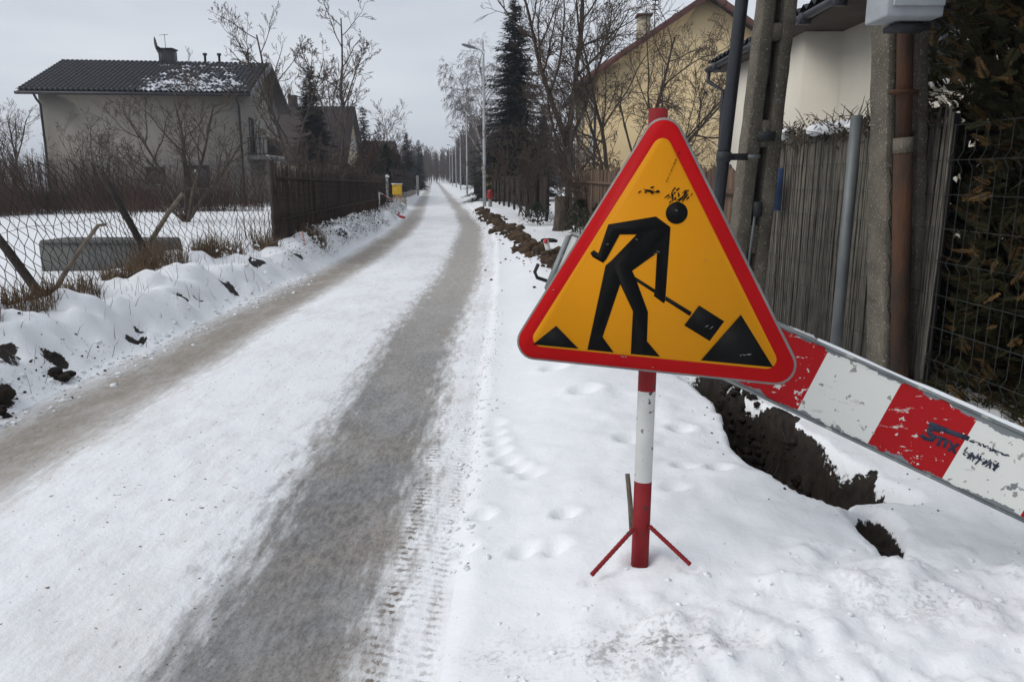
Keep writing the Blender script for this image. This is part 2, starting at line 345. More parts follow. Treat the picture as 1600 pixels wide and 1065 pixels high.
def height(x, y):
    x = np.asarray(x, float); y = np.asarray(y, float); t = x - xr(y)
    far = 1 - ss(40, 90, y)
    z = .012 * fbm(x, y, 2.2, 4, 3) + .05 * fbm(x, y, .35, 3, 5) * ss(.2, 1.5, np.abs(t + 1.7) - 1.2)
    tr = np.exp(-((t + .80) / .36) ** 4); tl = np.exp(-((t + 2.72) / .40) ** 4)
    z += -.032 * tr - .022 * tl + .012 * np.exp(-((t + 1.75) / .5) ** 2)
    z += .010 * fbm(x, y, 9, 3, 8) * (1 - tr) * (1 - tl) * ss(5.5, 4, y)
    # right verge: untouched snow a step above the packed road
    z += .045 * ss(-.26, -.14, t + .05 * fbm(x, y, 1.2, 3, 11)) + .095 * ss(-.15, .5, t)
    z += .05 * fbm(x, y, 1.1, 4, 21) * ss(.0, .6, t)
    # trampled lumps in front and right
    lump = ss(.0, .35, x) * ss(2.42, 2.1, y + .12 * fbm(x, y, 1.5, 2, 40)) + ss(.75, 1.1, x) * ss(2.75, 2.35, y)
    lf = fbm(x, y, 5.2, 4, 31); lf2 = fbm(x, y, 10.5, 3, 35); z += np.clip(lump, 0, 1) * (.045 * np.abs(lf) + .05 * np.maximum(0, lf2) ** 1.3 + .016 * fbm(x, y, 24, 2, 33))
    z += .022 * np.maximum(0, fbm(x, y, 3.1, 2, 77)) * ss(.0, .4, t) * ss(4.5, 3, y)
    for a, b, r, d in DENTS:
        q = ((x - a) ** 2 + (y - b) ** 2) / r ** 2; z += -d * np.exp(-q) + .3 * d * np.exp(-((np.sqrt(q) - 1.5) / .5) ** 2)
    # left bank under the fence, ragged towards the road
    edge = .16 * fbm(x * .6, y, .9, 4, 51); bh = (.33 - .12 * ss(12, 30, y)) * far
    z += bh * ss(-3.12, -3.62, t + edge) * (1 + .35 * fbm(x, y, 1.3, 3, 54)) * (1 - .9 * ss(-4.7, -6.2, t))
    z += (.17 * np.maximum(0, fbm(x, y, 2.6, 3, 57)) + .05 * fbm(x, y, 6, 3, 58)) * ss(-3.1, -3.4, t) * ss(-5, -4.3, t) * ss(2, 5, y) * far
    for a, b, ra, rb in SOILP: z -= (.10 if b < 9 else .05) * np.exp(-((x - a) / (ra * 1.1)) ** 2 - ((y - b) / (rb * 1.1)) ** 2)
    # cable trench beside the road
    so, dep = trench(x, y); z -= dep; z += np.clip(dep * 5, 0, 1) * (.05 * fbm(x, y, 11, 3, 81) + .03 * fbm(x, y, 26, 2, 82))
    return z
def trench(x, y):
    d = x - trx(y) - .02 * np.sin(y * 3.1) - .09 * fbm(x, y, 2.4, 3, 61)
    wd = .115 + .105 * np.exp(-((y - 3.4) / .5) ** 2) + .03 * fbm(y, y * 0, 1.7, 2, 63)
    on = ss(2.93, 3.08, y + .10 * fbm(x, y, 4, 2, 66)) * ss(6.0, 5.0, y) * (1 - .97 * np.exp(-((x - trx(y) - .25) / .075) ** 2 - ((y - 3.62) / .2) ** 2))
    prof = ss(1.35, .75, np.abs(d) / np.maximum(wd, .03)) * on
    # the small hole nearer the camera
    a = R(-104); u = (x - 1.40) * math.cos(a) + (y - 2.66) * math.sin(a); v = -(x - 1.40) * math.sin(a) + (y - 2.66) * math.cos(a)
    hole = ss(1.25, .75, np.sqrt((u / .27) ** 2 + (v / np.maximum(.02, .066 - .22 * u)) ** 2) + .35 * fbm(x, y, 9, 2, 69)) * (np.abs(u) < .3)
    wide = ss(1.5, 1.05, np.abs(d - .015 + .05 * fbm(x, y, 7, 3, 72)) / np.maximum(wd, .03)) * on * ss(3.05, 3.4, y); soil = np.maximum(np.maximum(prof, wide), hole)
    return soil, .36 * prof + .13 * hole
def build_ground():
    ys = list(-np.geomspace(.6, 30, 14)[::-1]) + list(np.linspace(-.4, 1.2, 20))
    y = 1.2
    while y < 60:
        y += max(.021, y * y / (1.45 * 768) * 1.1) if y < 22 else .6 + (y - 22) * .03; ys.append(y)
    while y < 400: y *= 1.06; ys.append(y)
    ts = list(-np.geomspace(8, 400, 40)[::-1]) + list(np.arange(-7.7, -4.7, .12)) + list(np.arange(-4.7, -1.4, .04)) + list(np.arange(-1.4, 2.3, .023)) + list(np.arange(2.3, 8, .15)) + list(np.geomspace(8.2, 400, 40))
    ts = np.array(ts); ys = np.array(ys); iL = np.argmin(abs(ts + 3.12)); iR = np.argmin(abs(ts + .2))
    T, Y = np.meshgrid(ts, ys); X = T + xr(Y); Z = height(X, Y)
    nr, nc = T.shape; idx = np.arange(nr * nc).reshape(nr, nc)
    soil, _ = trench(X, Y)
    for a, b, ra, rb in SOILP: soil = np.maximum(soil, 1.05 * np.exp(-((X - a) / (ra * 1.15)) ** 2 - ((Y - b) / (rb * 1.15)) ** 2) * (1 + 1.3 * fbm(X, Y, 13, 3, 91)))
    A = {'soil': soil,
         'track_right': np.exp(-np.abs((T + .80 - .04 * np.sin(Y * .6) - .05 * fbm(Y, Y * 0, .8, 2, 4)) / .36) ** 3) * (1 - .3 * ss(14, 50, Y)),
         'track_left': np.exp(-np.abs((T + 2.72 - .06 * fbm(Y, Y * 0, .6, 2, 14)) / .42) ** 3) * .85 * (1 - .25 * ss(14, 50, Y)),
         'tread': (1.1 * np.exp(-((T + .42) / .04) ** 2) + .5 * np.exp(-((T + .52) / .03) ** 2) + .7 * np.exp(-((T + .26) / .025) ** 2) + .4 * np.exp(-((T + .34) / .02) ** 2)) * ss(7, 2.5, Y),
         'far': ss(3.5, 12, Y) * .95,
         'speck': np.maximum(.25 + .75 * (T < -.15) * (T > -3.4), 0),
         'grit': np.exp(-((X - .42) / .28) ** 2 - ((Y - 1.98) / .13) ** 2) + .55 * np.exp(-((X - 1.3) / .3) ** 2 - ((Y - 2.2) / .12) ** 2) + .5 * np.exp(-((X + .05) / .1) ** 2 - ((Y - 2.05) / .08) ** 2)}
    for nm, mt, sel in (('ground', m_snow, None), ('road', m_road, (iL, iR))):
        if sel: cols = [np.arange(iL, iR + 1)]
        else: cols = [np.arange(0, iL + 1), np.arange(iR, nc)]
        V = []; Fc = []; at = {k: [] for k in A}; off = 0
        for c in cols:
            P = np.stack([X[:, c], Y[:, c], Z[:, c]], -1).reshape(-1, 3); n = len(c)
            q = np.arange(nr * n).reshape(nr, n) + off; off += nr * n
            Fc.append(np.stack([q[:-1, :-1], q[:-1, 1:], q[1:, 1:], q[1:, :-1]], -1).reshape(-1, 4)); V.append(P)
            for k in A: at[k].append(A[k][:, c].ravel())
        me = mesh_np(nm, np.concatenate(V), np.concatenate(Fc), [mt], True)
        for k in A:
            a = me.attributes.new(k, 'FLOAT', 'POINT'); a.data.foreach_set('value', np.concatenate(at[k]).astype(np.float32))
        o = link_mesh(nm, me); o['kind'] = 'structure'
build_ground()
def gz(x, y): return float(height(x, y))

# ------------------------------------------------------------------ plants
def rvec(): return Vector((rng.gauss(0, 1), rng.gauss(0, 1), rng.gauss(0, 1)))
def grow(p, d, L, r, lev, out, P):
    ns = P['seg'][lev]; pts = [p.copy()]; rad = [r]; dirs = []
    for i in range(ns):
        d = (d + rvec() * P['wig'][lev] + Vector((0, 0, P['up'][lev]))).normalized(); p = p + d * (L / ns)
        pts.append(p.copy()); rad.append(max(P.get('rmin', .004), r * (1 - (1 - P['tap']) * (i + 1) / ns))); dirs.append(d)
    out[lev].append((pts, rad))
    if lev + 1 >= len(P['seg']): return
    n = P['n'][lev]
    for k in range(n):
        f = P['f0'][lev] + (1 - P['f0'][lev]) * (k + rng.random()) / n
        i = min(ns - 1, int(f * ns)); q = pts[i].lerp(pts[i + 1], f * ns - i); dd = dirs[i]
        ax = dd.orthogonal().normalized(); ax.rotate(Matrix.Rotation(rng.random() * 6.283, 3, dd))
        ang = R(rng.uniform(*P['ang'][lev])); cdir = (dd * math.cos(ang) + ax * math.sin(ang)).normalized()
        cl = L * P['lr'][lev] * rng.uniform(.65, 1.15) * (1.15 - .6 * f); cr_ = max(P.get('rmin', .004), rad[i] * P['rr'][lev])
        grow(q, cdir, cl, cr_, lev + 1, out, P)
def bare_tree(name, label, base, stems, P, mt=None, mtw=None, cat='tree', group=None, split=2):
    """stems: list of (offset, direction, length, radius)"""
    base = Vector(base); base.z = gz(base.x, base.y) - .05
    t = thing(name, label, cat, base, group); out = [[] for _ in P['seg']]
    for off, d, L, r in stems: grow(base + Vector(off), Vector(d).normalized(), L, r, 0, out, P)
    a = MB(); b = MB()
    for lev, lst in enumerate(out):
        for pts, rad in lst:
            if lev < split: a.tube(pts, rad, 7 if lev == 0 else 5)
            else: b.tube(pts, rad, 3, cap=False)
    a.build('trunk', mt or m_bark, t, smooth=True, fix=False); b.build('crown', mtw or m_twig, t, fix=False)
    return t
PT = dict(seg=[9, 8, 6, 4, 3], wig=[.07, .11, .13, .14, .14], up=[.03, .05, .05, .04, .03], tap=.3, n=[9, 6, 5, 4], f0=[.28, .15, .15, .2], ang=[(28, 58), (25, 55), (22, 50), (20, 45)], lr=[.6, .55, .6, .6], rr=[.58, .55, .6, .7], rmin=.0055)

def sprays(P0, D, L, W, up=None):
    """leaf-like rhombi from numpy arrays: base points, unit directions, lengths, widths"""
    n = len(P0); U = np.tile([0, 0, 1.], (n, 1)) if up is None else up
    S = np.cross(D, U); S /= np.linalg.norm(S, axis=1, keepdims=True) + 1e-9
    m_ = P0 + D * (L * .45)[:, None]; V = np.stack([P0, m_ + S * (W / 2)[:, None], P0 + D * L[:, None], m_ - S * (W / 2)[:, None]], 1).reshape(-1, 3)
    F_ = np.arange(4 * n).reshape(n, 4); return V, F_
def spruce_parts(h, rad, seed, z0=.6, dens=1., spray=.3):
    r = np.random.default_rng(seed); P0 = []; D = []; L = []; W = []; tb = MB()
    tb.tube([(0, 0, -.1), (0, 0, h * .5), (0, 0, h)], [h * .017, h * .009, .012], 7)
    z = z0
    while z < h * .995:
        f = (z - z0) / (h - z0); rr = rad * (1 - f) ** .75 + .05
        nb = int(7 + 7 * (1 - f))
        for k in range(nb):
            a = r.random() * 6.283; bl = rr * r.uniform(.62, 1.12); zz = z + r.uniform(-.1, .12)
            drop = -.28 - .18 * (1 - f); ca, sa = math.cos(a), math.sin(a)
            ns = max(5, int(bl / .10 * dens)); u = (np.arange(ns) + r.random(ns)) / ns
            px = u * bl; pz = zz + drop * px * (1 - .55 * u) + (f - .45) * .5 * px * u
            c = np.stack([px * ca, px * sa, pz], 1)
            if bl > .35: tb.tube([(0, 0, zz), tuple(c[ns // 2]), (bl * ca, bl * sa, pz[-1])], [.02 + .006 * bl, .012, .005], 3, cap=False)
            for sd in (-1, 1, 0):
                n = ns; an = a + sd * r.uniform(.5, 1.1, n); dn = r.uniform(-.55, .12, n)
                dv = np.stack([np.cos(an), np.sin(an), dn], 1); dv /= np.linalg.norm(dv, axis=1, keepdims=True)
                P0.append(c + r.normal(0, .03, (n, 3))); D.append(dv); ln = r.uniform(.6, 1.3, n) * spray * (.5 + .7 * (1 - u) * min(1, bl)) + .05
                L.append(ln); W.append(ln * r.uniform(.22, .45, n))
        z += rng.uniform(.14, .24) * (1 + .3 * (1 - f)) / max(.6, dens) * (h / 9) ** .4
    V, F_ = sprays(np.concatenate(P0), np.concatenate(D), np.concatenate(L), np.concatenate(W))
    return tb, V, F_
def spruce_mesh(h, rad, seed, mt, **k):
    tb, V, F_ = spruce_parts(h, rad, seed, **k)
    return tb.mesh('trunk', m_bark), mesh_np('crown', V, F_, [mt])
def put_tree(name, label, meshes, loc, s=1., group=None, rz=0):
    t = thing(name, label, 'tree', (loc[0], loc[1], gz(loc[0], loc[1])), group)
    for nm, me in zip(('trunk', 'crown'), meshes):
        o = link_mesh(nm, me, t); o.scale = (s, s, s); o.rotation_euler.z = rz
    return t
def blades(name, mt, pts, hmin, hmax, lean, parent=None, wd=.006, kind=None, seed=1, label=None, bend=.5, clump=0):
    r = np.random.default_rng(seed); pts = np.asarray(pts, float); n = len(pts)
    a = r.random(n) * 6.283; h = r.uniform(hmin, hmax, n) * (1 + clump * fbm(pts[:, 0], pts[:, 1], .55, 3, 9)); l = r.normal(0, lean, n)
    D = np.stack([np.cos(a) * l, np.sin(a) * l, np.ones(n)], 1); D /= np.linalg.norm(D, axis=1, keepdims=True)
    b = r.random(n) * 6.283; S = np.stack([np.cos(b), np.sin(b), np.zeros(n)], 1) * wd / 2
    mid = pts + D * (h * .55)[:, None]; D2 = D + np.stack([np.cos(a) * bend, np.sin(a) * bend, -.25 * np.ones(n)], 1) * r.random((n, 1)); D2 /= np.linalg.norm(D2, axis=1, keepdims=True)
    tip = mid + D2 * (h * .5)[:, None]
    V = np.stack([pts - S, pts + S, mid + S * .8, mid - S * .8, tip], 1).reshape(-1, 3); o_ = np.array(org(parent)) if parent else np.zeros(3)
    k = np.arange(n)[:, None] * 5; F_ = [tuple(x) for x in (k + np.array([[0, 1, 2, 3]]))] + [tuple(x) for x in (k + np.array([[3, 2, 4]]))]
    o = link_mesh(name, mesh_np(name, V - o_, F_, [mt]), parent)
    if kind: o['kind'] = kind
    return o

# ------------------------------------------------------------------ houses
def window(parent, fr, u0, u1, z0, z1, name='window', fm=None, mull=1, sill=True, d=.05):
    """window on the plane v=0 of fr (v<0 is outside): frame proud of the wall, pane set back in it"""
    fm = fm or m_wframe; f = MB(); b = .07
    for a in ((u0, u0 + b, z0, z1), (u1 - b, u1, z0, z1), (u0 + b, u1 - b, z0, z0 + b), (u0 + b, u1 - b, z1 - b, z1)):
        f.prism([(a[0], a[2]), (a[1], a[2]), (a[1], a[3]), (a[0], a[3])], fr, -d, .01)
    for k in range(mull):
        c = u0 + (u1 - u0) * (k + 1) / (mull + 1); f.prism([(c - .03, z0 + b), (c + .03, z0 + b), (c + .03, z1 - b), (c - .03, z1 - b)], fr, -d + .005, .01)
    w_ = f.build(name, fm, parent)
    MB().prism([(u0 + b, z0 + b), (u1 - b, z0 + b), (u1 - b, z1 - b), (u0 + b, z1 - b)], fr, -.012, .008).build('pane', m_glass, w_)
    if sill: MB().prism([(u0 - .06, z0 - .05), (u1 + .06, z0 - .05), (u1 + .06, z0 - .004), (u0 - .06, z0 - .004)], fr, -.12, .005).build('sill', m_wframe, w_)
    return w_
def tile_roof(fr, nu, nv, mats, snow=None):
    """fr(u,s,h): u across 0..1, s up the slope 0..1, h off the slope"""
    V = []; F_ = []; at = []; per = 4; W_ = nu * per + 1
    for c in range(nv):
        for e in (0, 1):
            for i in range(W_):
                u = i / (W_ - 1); s = (c + e) / nv; wv = .045 * math.sin(i / per * 2 * math.pi)
                V.append(fr(u, s, (.10 if e == 0 else .02) + wv)); at.append(snow(u, s) if snow else 0)
    for c in range(nv):
        for i in range(W_ - 1):
            a = (2 * c) * W_ + i; F_.append((a, a + 1, a + W_ + 1, a + W_))
            if c: b_ = (2 * c - 1) * W_ + i; F_.append((b_, b_ + 1, a + 1, a))
    return np.array([tuple(v) for v in V]), F_, np.array(at)
def m_snowroof():
    m, t_, b, vec = begin('tiles_with_snow')
    col = mixc(t_, noi(t_, vec, 2.5, 4), (.013, .014, .018), (.03, .032, .039))
    s = mth(t_, 'ADD', att(t_, 'snow'), mth(t_, 'MULTIPLY', mth(t_, 'SUBTRACT', noi(t_, vec, 2.4, 5, .75, (.7, 1.2, 1.2)), .5), 1.5))
    col = mixc(t_, ramp(t_, s, .56, .62), col, (.80, .82, .86)); t_.links.new(col, b.inputs['Base Color'])
    b.inputs['Roughness'].default_value = .5; b.inputs['Specular IOR Level'].default_value = .2; return m
m_roofs = m_snowroof()

def left_house():
    a = R(6); O = (-14.4, 42.6, 0); F = frame(O, (math.cos(a), math.sin(a), 0), (-math.sin(a), math.cos(a), 0))
    L, Dp, EZ, RZ, RV = -10.2, 10.4, 5.75, 8.05, 5.2
    t = thing('grey_house', 'grey plastered two storey house with dark tiled roof, snow patches and satellite dish', 'house', O)
    k = (RZ - EZ) / (RV + .7)
    wz = lambda v: EZ + k * (min(v, 2 * RV - v) + .7) - .16
    b = MB(); V = [F(u, v, z) for u in (L, 0) for v, z in ((0, -.2), (0, wz(0)), (RV, wz(RV)), (Dp, wz(Dp)), (Dp, -.2))]
    b.add(V, [(0, 1, 2, 3, 4), (9, 8, 7, 6, 5), (0, 5, 6, 1), (4, 3, 8, 9), (1, 6, 7, 2), (2, 7, 8, 3)]); b.build('wall', m_plast, t)
    fr = lambda u, v, z: F(u, v, z)
    MB().prism([(L - .02, -.2), (.02, -.2), (.02, 2.35), (L - .02, 2.35)], fr, -.04, -.001).build('socle', m_socle, t)
    # roof: two tiled slopes on a thick deck
    n = Vector((0, -k, 1)).normalized()
    for sgn, nm in ((1, 'front_slope'), (-1, 'rear_slope')):
        def rf(u, s, h, sgn=sgn):
            uu = L - .75 + u * (-L + 1.4); v = -.7 + s * (RV + .7); z = EZ + s * (RZ - EZ) + h
            if sgn < 0: v = 2 * RV - v
            return F(uu, v, z)
        sn = (lambda u, s: .50 * math.exp(-((u - .72) / .29) ** 6) * (.92 + .1 * math.cos(s * 4)) + .05 * (u > .3)) if sgn > 0 else (lambda u, s: .3)
        v_, f_, at = tile_roof(rf, 46, 17, None, sn); off = np.array(O)
        me = mesh_np('roof_slope', v_ - off, f_, [m_roofs]); q = me.attributes.new('snow', 'FLOAT', 'POINT'); q.data.foreach_set('value', at.astype(np.float32))
        ro = link_mesh('roof_slope', me, t)
        d = MB(); d.hexa([rf(0, 0, -.16), rf(1, 0, -.16), rf(1, 1, -.16), rf(0, 1, -.16)], [rf(0, 0, -.03), rf(1, 0, -.03), rf(1, 1, -.03), rf(0, 1, -.03)]); d.build('soffit', m_soffit, ro)
        if sgn > 0:
            MB().tube([rf(0, 0, -.08) + F(0, -.08, 0) - Vector(O), rf(1, 0, -.08) + F(0, -.08, 0) - Vector(O)], .075, 8).build('gutter', m_gutter, t)
            e = Vector((math.cos(a), math.sin(a), 0)) * .02
            MB().hexa([rf(1, 0, -.32) + e, rf(1, 0, -.32) + e * 3, rf(1, 1, -.32) + e * 3, rf(1, 1, -.32) + e], [rf(1, 0, .07) + e, rf(1, 0, .07) + e * 3, rf(1, 1, .07) + e * 3, rf(1, 1, .07) + e]).build('verge_board', m_fascia, t)
        else:
            MB().hexa([rf(1, 0, -.3), rf(1, 0, -.3) + Vector((.04, 0, 0)), rf(1, 1, -.3) + Vector((.04, 0, 0)), rf(1, 1, -.3)], [rf(1, 0, .05), rf(1, 0, .05) + Vector((.04, 0, 0)), rf(1, 1, .05) + Vector((.04, 0, 0)), rf(1, 1, .05)]).build('verge_board', m_roofb, t)
    for u in (L + .12, -.12):
        MB().tube([F(u, -.72, EZ - .12), F(u, -.5, EZ - .35), F(u, -.12, EZ - .6), F(u, -.12, 0)], .06, 8).build('downpipe', m_gutter, t)
    # chimney with a fluted metal cladding, dish, vents
    c = MB(); c.box(F(-5.05, RV - .3, RZ + .0), (.78, .7, 1.2))
    for i in range(7): c.box(F(-5.05 - .36 + i * .12, RV - .665, RZ + .0), (.05, .03, 1.16))
    ch = c.build('chimney', m_gutter, t); MB().box(F(-5.05, RV - .3, RZ + .635), (.9, .82, .07)).build('chimney_cap', m_dframe, ch)
    dp = F(-5.62, RV - .35, RZ + .85); ds = MB(); N_ = 18; rot = Euler((R(82), 0, R(105))).to_matrix()
    V = [dp + rot @ Vector((0, 0, -.10))]
    for j in (1, 2, 3):
        for i in range(N_):
            q = 6.2832 * i / N_; V.append(dp + rot @ Vector((.15 * j * math.cos(q), .16 * j * math.sin(q), -.10 + .011 * j * j)))
    fs = [(0, 1 + i, 1 + (i + 1) % N_) for i in range(N_)] + [(1 + j * N_ + i, 1 + (j + 1) * N_ + i, 1 + (j + 1) * N_ + (i + 1) % N_, 1 + j * N_ + (i + 1) % N_) for j in (0, 1) for i in range(N_)]
    dd = ds.add(V, fs).build('satellite_dish', m_dframe, t)
    MB().tube([dp, dp + Vector((.3, .1, -.35)), dp + Vector((.3, .1, -.75))], .03, 6).tube([dp, dp + rot @ Vector((0, -.4, .45))], .015, 5).build('dish_arm', m_dframe, dd)
    MB().tube([F(-5.2, RV - .1, RZ + .6), F(-5.2, RV - .1, RZ + 1.5)], .015, 5).tube([F(-5.5, RV - .1, RZ + 1.45), F(-5.0, RV - .1, RZ + 1.48)], .012, 4).build('aerial', m_dframe, t)
    for u in (-2.2, -3.0): MB().tube([F(u, RV - .2, RZ - .1), F(u, RV - .2, RZ + .35), F(u, RV - .2, RZ + .36), F(u, RV - .2, RZ + .48)], [.07, .07, .13, .13], 8).build('roof_vent', m_gutter, t)
    MB().box(F(L + 1.2, RV + 2.2, RZ - .75), (.7, .5, .9)).build('rear_chimney', m_fascia, t)
    # road side: balcony door, slab and railing
    G = lambda u, v, z: F(-v, u, z)
    window(t, G, 1.4, 2.5, 2.75, 4.7, 'balcony_door', m_dframe, 1, False); window(t, G, 3.4, 4.3, 3.5, 4.6, sill=True)
    window(t, G, 4.6, 5.4, 5.6, 6.4, mull=0)
    MB().prism([(.5, 2.42), (5.6, 2.42), (5.6, 2.6), (.5, 2.6)], G, -1.15, -.003).build('balcony_slab', m_conc, t)
    r_ = MB()
    for i in range(28): r_.tube([G(.55 + i * .185, -1.1, 2.62), G(.55 + i * .185, -1.1, 3.55)], .022, 4)
    for i in range(6): r_.tube([G(.55, -1.1 + i * .2, 2.62), G(.55, -1.1 + i * .2, 3.55)], .022, 4)
    for z in (2.72, 3.55): r_.tube([G(.5, -1.1, z), G(5.6, -1.1, z)], .028, 5).tube([G(.55, -1.1, z), G(.55, -.05, z)], .028, 5)
    r_.build('balcony_railing', m_dframe, t)
    MB().prism([(.52, 2.603), (5.58, 2.603), (5.58, 2.66), (.52, 2.66)], G, -1.12, -.9).build('balcony_snow', m_snowobj, t)
    fw = lambda u, v, z: F(u, v - .04, z)
    window(t, fw, -5.2, -4.2, 1.1, 2.0, fm=m_dframe); window(t, fw, -3.1, -1.9, .9, 2.1, fm=m_dframe)
left_house()

def brown_house():
    t = thing('brown_roofed_house', 'house with steep brown roof and cream gable behind the dark spruce', 'house', (-19, 75, 0))
    F = frame((-22.6, 75, 0), (1, 0, 0), (0, 1, 0)); Lx = 6.6
    b = MB(); V = [F(u, v, z) for u in (0, Lx) for v, z in ((0, -.2), (0, 3.4), (4, 8.1), (8, 3.4), (8, -.2))]
    b.add(V, [(0, 1, 2, 3, 4), (9, 8, 7, 6, 5), (0, 5, 6, 1), (4, 3, 8, 9), (1, 6, 7, 2), (2, 7, 8, 3)]); b.build('wall', m_cream, t)
    for s in (1, -1):
        q = lambda u, v, z: F(u, 4 + s * (v - 4), z)
        MB().hexa([q(-.5, -.7, 2.6), q(Lx + .5, -.7, 2.6), q(Lx + .5, 4, 8.12), q(-.5, 4, 8.12)], [q(-.5, -.75, 2.75), q(Lx + .5, -.75, 2.75), q(Lx + .5, 4, 8.32), q(-.5, 4, 8.32)]).build('roof_slope', m_roofb, t)
    c = MB().box(F(.9, 4.3, 8.6), (.8, .6, 1.6)).build('chimney', m_roofb, t)
    G = lambda u, v, z: F(Lx - v, u, z)
    window(t, G, 2.2, 3.2, 4.2, 5.4); window(t, G, 4.8, 5.8, 4.2, 5.4); window(t, G, 1.5, 2.7, 1.2, 2.5); window(t, lambda u, v, z: F(u, v, z), 3, 4.3, 1.2, 2.4)
brown_house()
def small_house():
    t = thing('low_house', 'low house with dark brown roof far down the left side of the road', 'house', (-15.2, 84, 0))
    F = frame((-17.5, 82, 0), (1, 0, 0), (0, 1, 0))
    b = MB(); V = [F(u, v, z) for u in (0, 4.6) for v, z in ((0, -.2), (0, 3), (3, 5.1), (6, 3), (6, -.2))]
    b.add(V, [(0, 1, 2, 3, 4), (9, 8, 7, 6, 5), (0, 5, 6, 1), (4, 3, 8, 9), (1, 6, 7, 2), (2, 7, 8, 3)]); b.build('wall', m_cream, t)
    for s in (1, -1):
        q = lambda u, v, z: F(u, 3 + s * (v - 3), z)
        MB().hexa([q(-.4, -.5, 2.65), q(5, -.5, 2.65), q(5, 3, 5.12), q(-.4, 3, 5.12)], [q(-.4, -.5, 2.8), q(5, -.5, 2.8), q(5, 3, 5.3), q(-.4, 3, 5.3)]).build('roof_slope', m_roofb, t)
    window(t, lambda u, v, z: F(u, v, z), 1, 2, 1, 2.2); window(t, lambda u, v, z: F(4.6 - v, u, z), 2, 3, 1, 2.2)
small_house()

def yellow_house():
    t = thing('yellow_house', 'yellow plastered house with brown gable roof and chimneys behind bare trees', 'house', (8.5, 36, 0))
    F = frame((3.86, 36, 0), (1, 0, 0), (0, 1, 0)); Wd, Dp, EZ, RZ = 9.4, 12.5, 6.0, 9.1; h = Wd / 2; k = (RZ - EZ) / h
    b = MB(); V = [F(u, v, z) for v in (0, Dp) for u, z in ((0, 1.72), (0, EZ), (h, RZ), (Wd, EZ), (Wd, 1.72))]
    b.add(V, [(0, 1, 2, 3, 4), (9, 8, 7, 6, 5), (0, 5, 6, 1), (4, 3, 8, 9), (1, 6, 7, 2), (2, 7, 8, 3), (0, 4, 9, 5)]); b.build('wall', m_yplast, t)
    MB().box(F(h, Dp / 2, .75), (Wd + .04, Dp + .04, 1.93)).build('base', m_redbase, t)
    for s in (1, -1):
        q = lambda u, v, z: F(h + s * (u - h), v, z)
        o = MB().hexa([q(-.75, -.6, EZ - .75 * k + .02), q(h, -.6, RZ + .02), q(h, Dp + .6, RZ + .02), q(-.75, Dp + .6, EZ - .75 * k + .02)],
                      [q(-.75, -.6, EZ - .75 * k + .2), q(h, -.6, RZ + .2), q(h, Dp + .6, RZ + .2), q(-.75, Dp + .6, EZ - .75 * k + .2)]).build('roof_slope', m_roofb, t)
        MB().hexa([q(-.78, -.64, EZ - .75 * k - .06), q(h, -.64, RZ - .06), q(h, -.605, RZ - .06), q(-.78, -.605, EZ - .75 * k - .06)],
                  [q(-.78, -.64, EZ - .75 * k + .24), q(h, -.64, RZ + .24), q(h, -.605, RZ + .24), q(-.78, -.605, EZ - .75 * k + .24)]).build('verge_board', m_roofr, o)
        MB().tube([q(-.84, -.5, EZ - .75 * k + .05), q(-.84, Dp + .5, EZ - .75 * k + .05)], .08, 7).build('gutter', m_gutter, t)
    MB().tube([F(-.84, .2, EZ - .55), F(-.2, .12, EZ - 1.0), F(-.1, .12, EZ - 1.3), F(-.1, .12, .3)], .06, 7).build('downpipe', m_gutter, t)
    for u, v, z1 in ((2.9, 6, 9.5), (5.2, 8, 9.9)):
        c = MB().box(F(u, v, z1 - 1.2), (.62, .62, 2.4)).build('chimney', m_cream, t); MB().box(F(u, v, z1 + .05), (.78, .78, .12)).build('chimney_cap', m_roofr, c)
    an = MB().tube([F(3.5, 6.2, 7.8), F(3.5, 6.2, 11.6)], .025, 5)
    for i in range(6): an.box(F(3.5, 6.2, 9.9 + i * .22), (.34, .06, .05))
    an.build('aerial', m_dframe, t)
    G = lambda u, v, z: F(v, Dp - u, z)
    for u in (1.5, 5.0, 9.6): window(t, G, u, u + 1.3, 4.2, 5.5); 
    for u in (1.5, 5.0, 9.6): window(t, G, u, u + 1.3, 2.2, 3.7)
    r_ = MB()
    for i in range(14): r_.tube([G(9.0 + i * .18, -.9, 1.75), G(9.0 + i * .18, -.9, 2.75)], .018, 4)
    r_.tube([G(8.95, -.9, 2.75), G(11.4, -.9, 2.75)], .03, 5).build('balcony_railing', m_dframe, t)
    MB().prism([(8.9, 1.5), (11.5, 1.5), (11.5, 1.72), (8.9, 1.72)], G, -1., -.025).build('balcony_slab', m_conc, t)
    fv = MB()
    for k_ in range(2):
        for i in range(9): MB().box(F(5.62, -.012, 4.55 - k_ * 2.1 - i * .17), (.11, .03, .085)).build("vent_brick", m_redbase, t)

yellow_house()

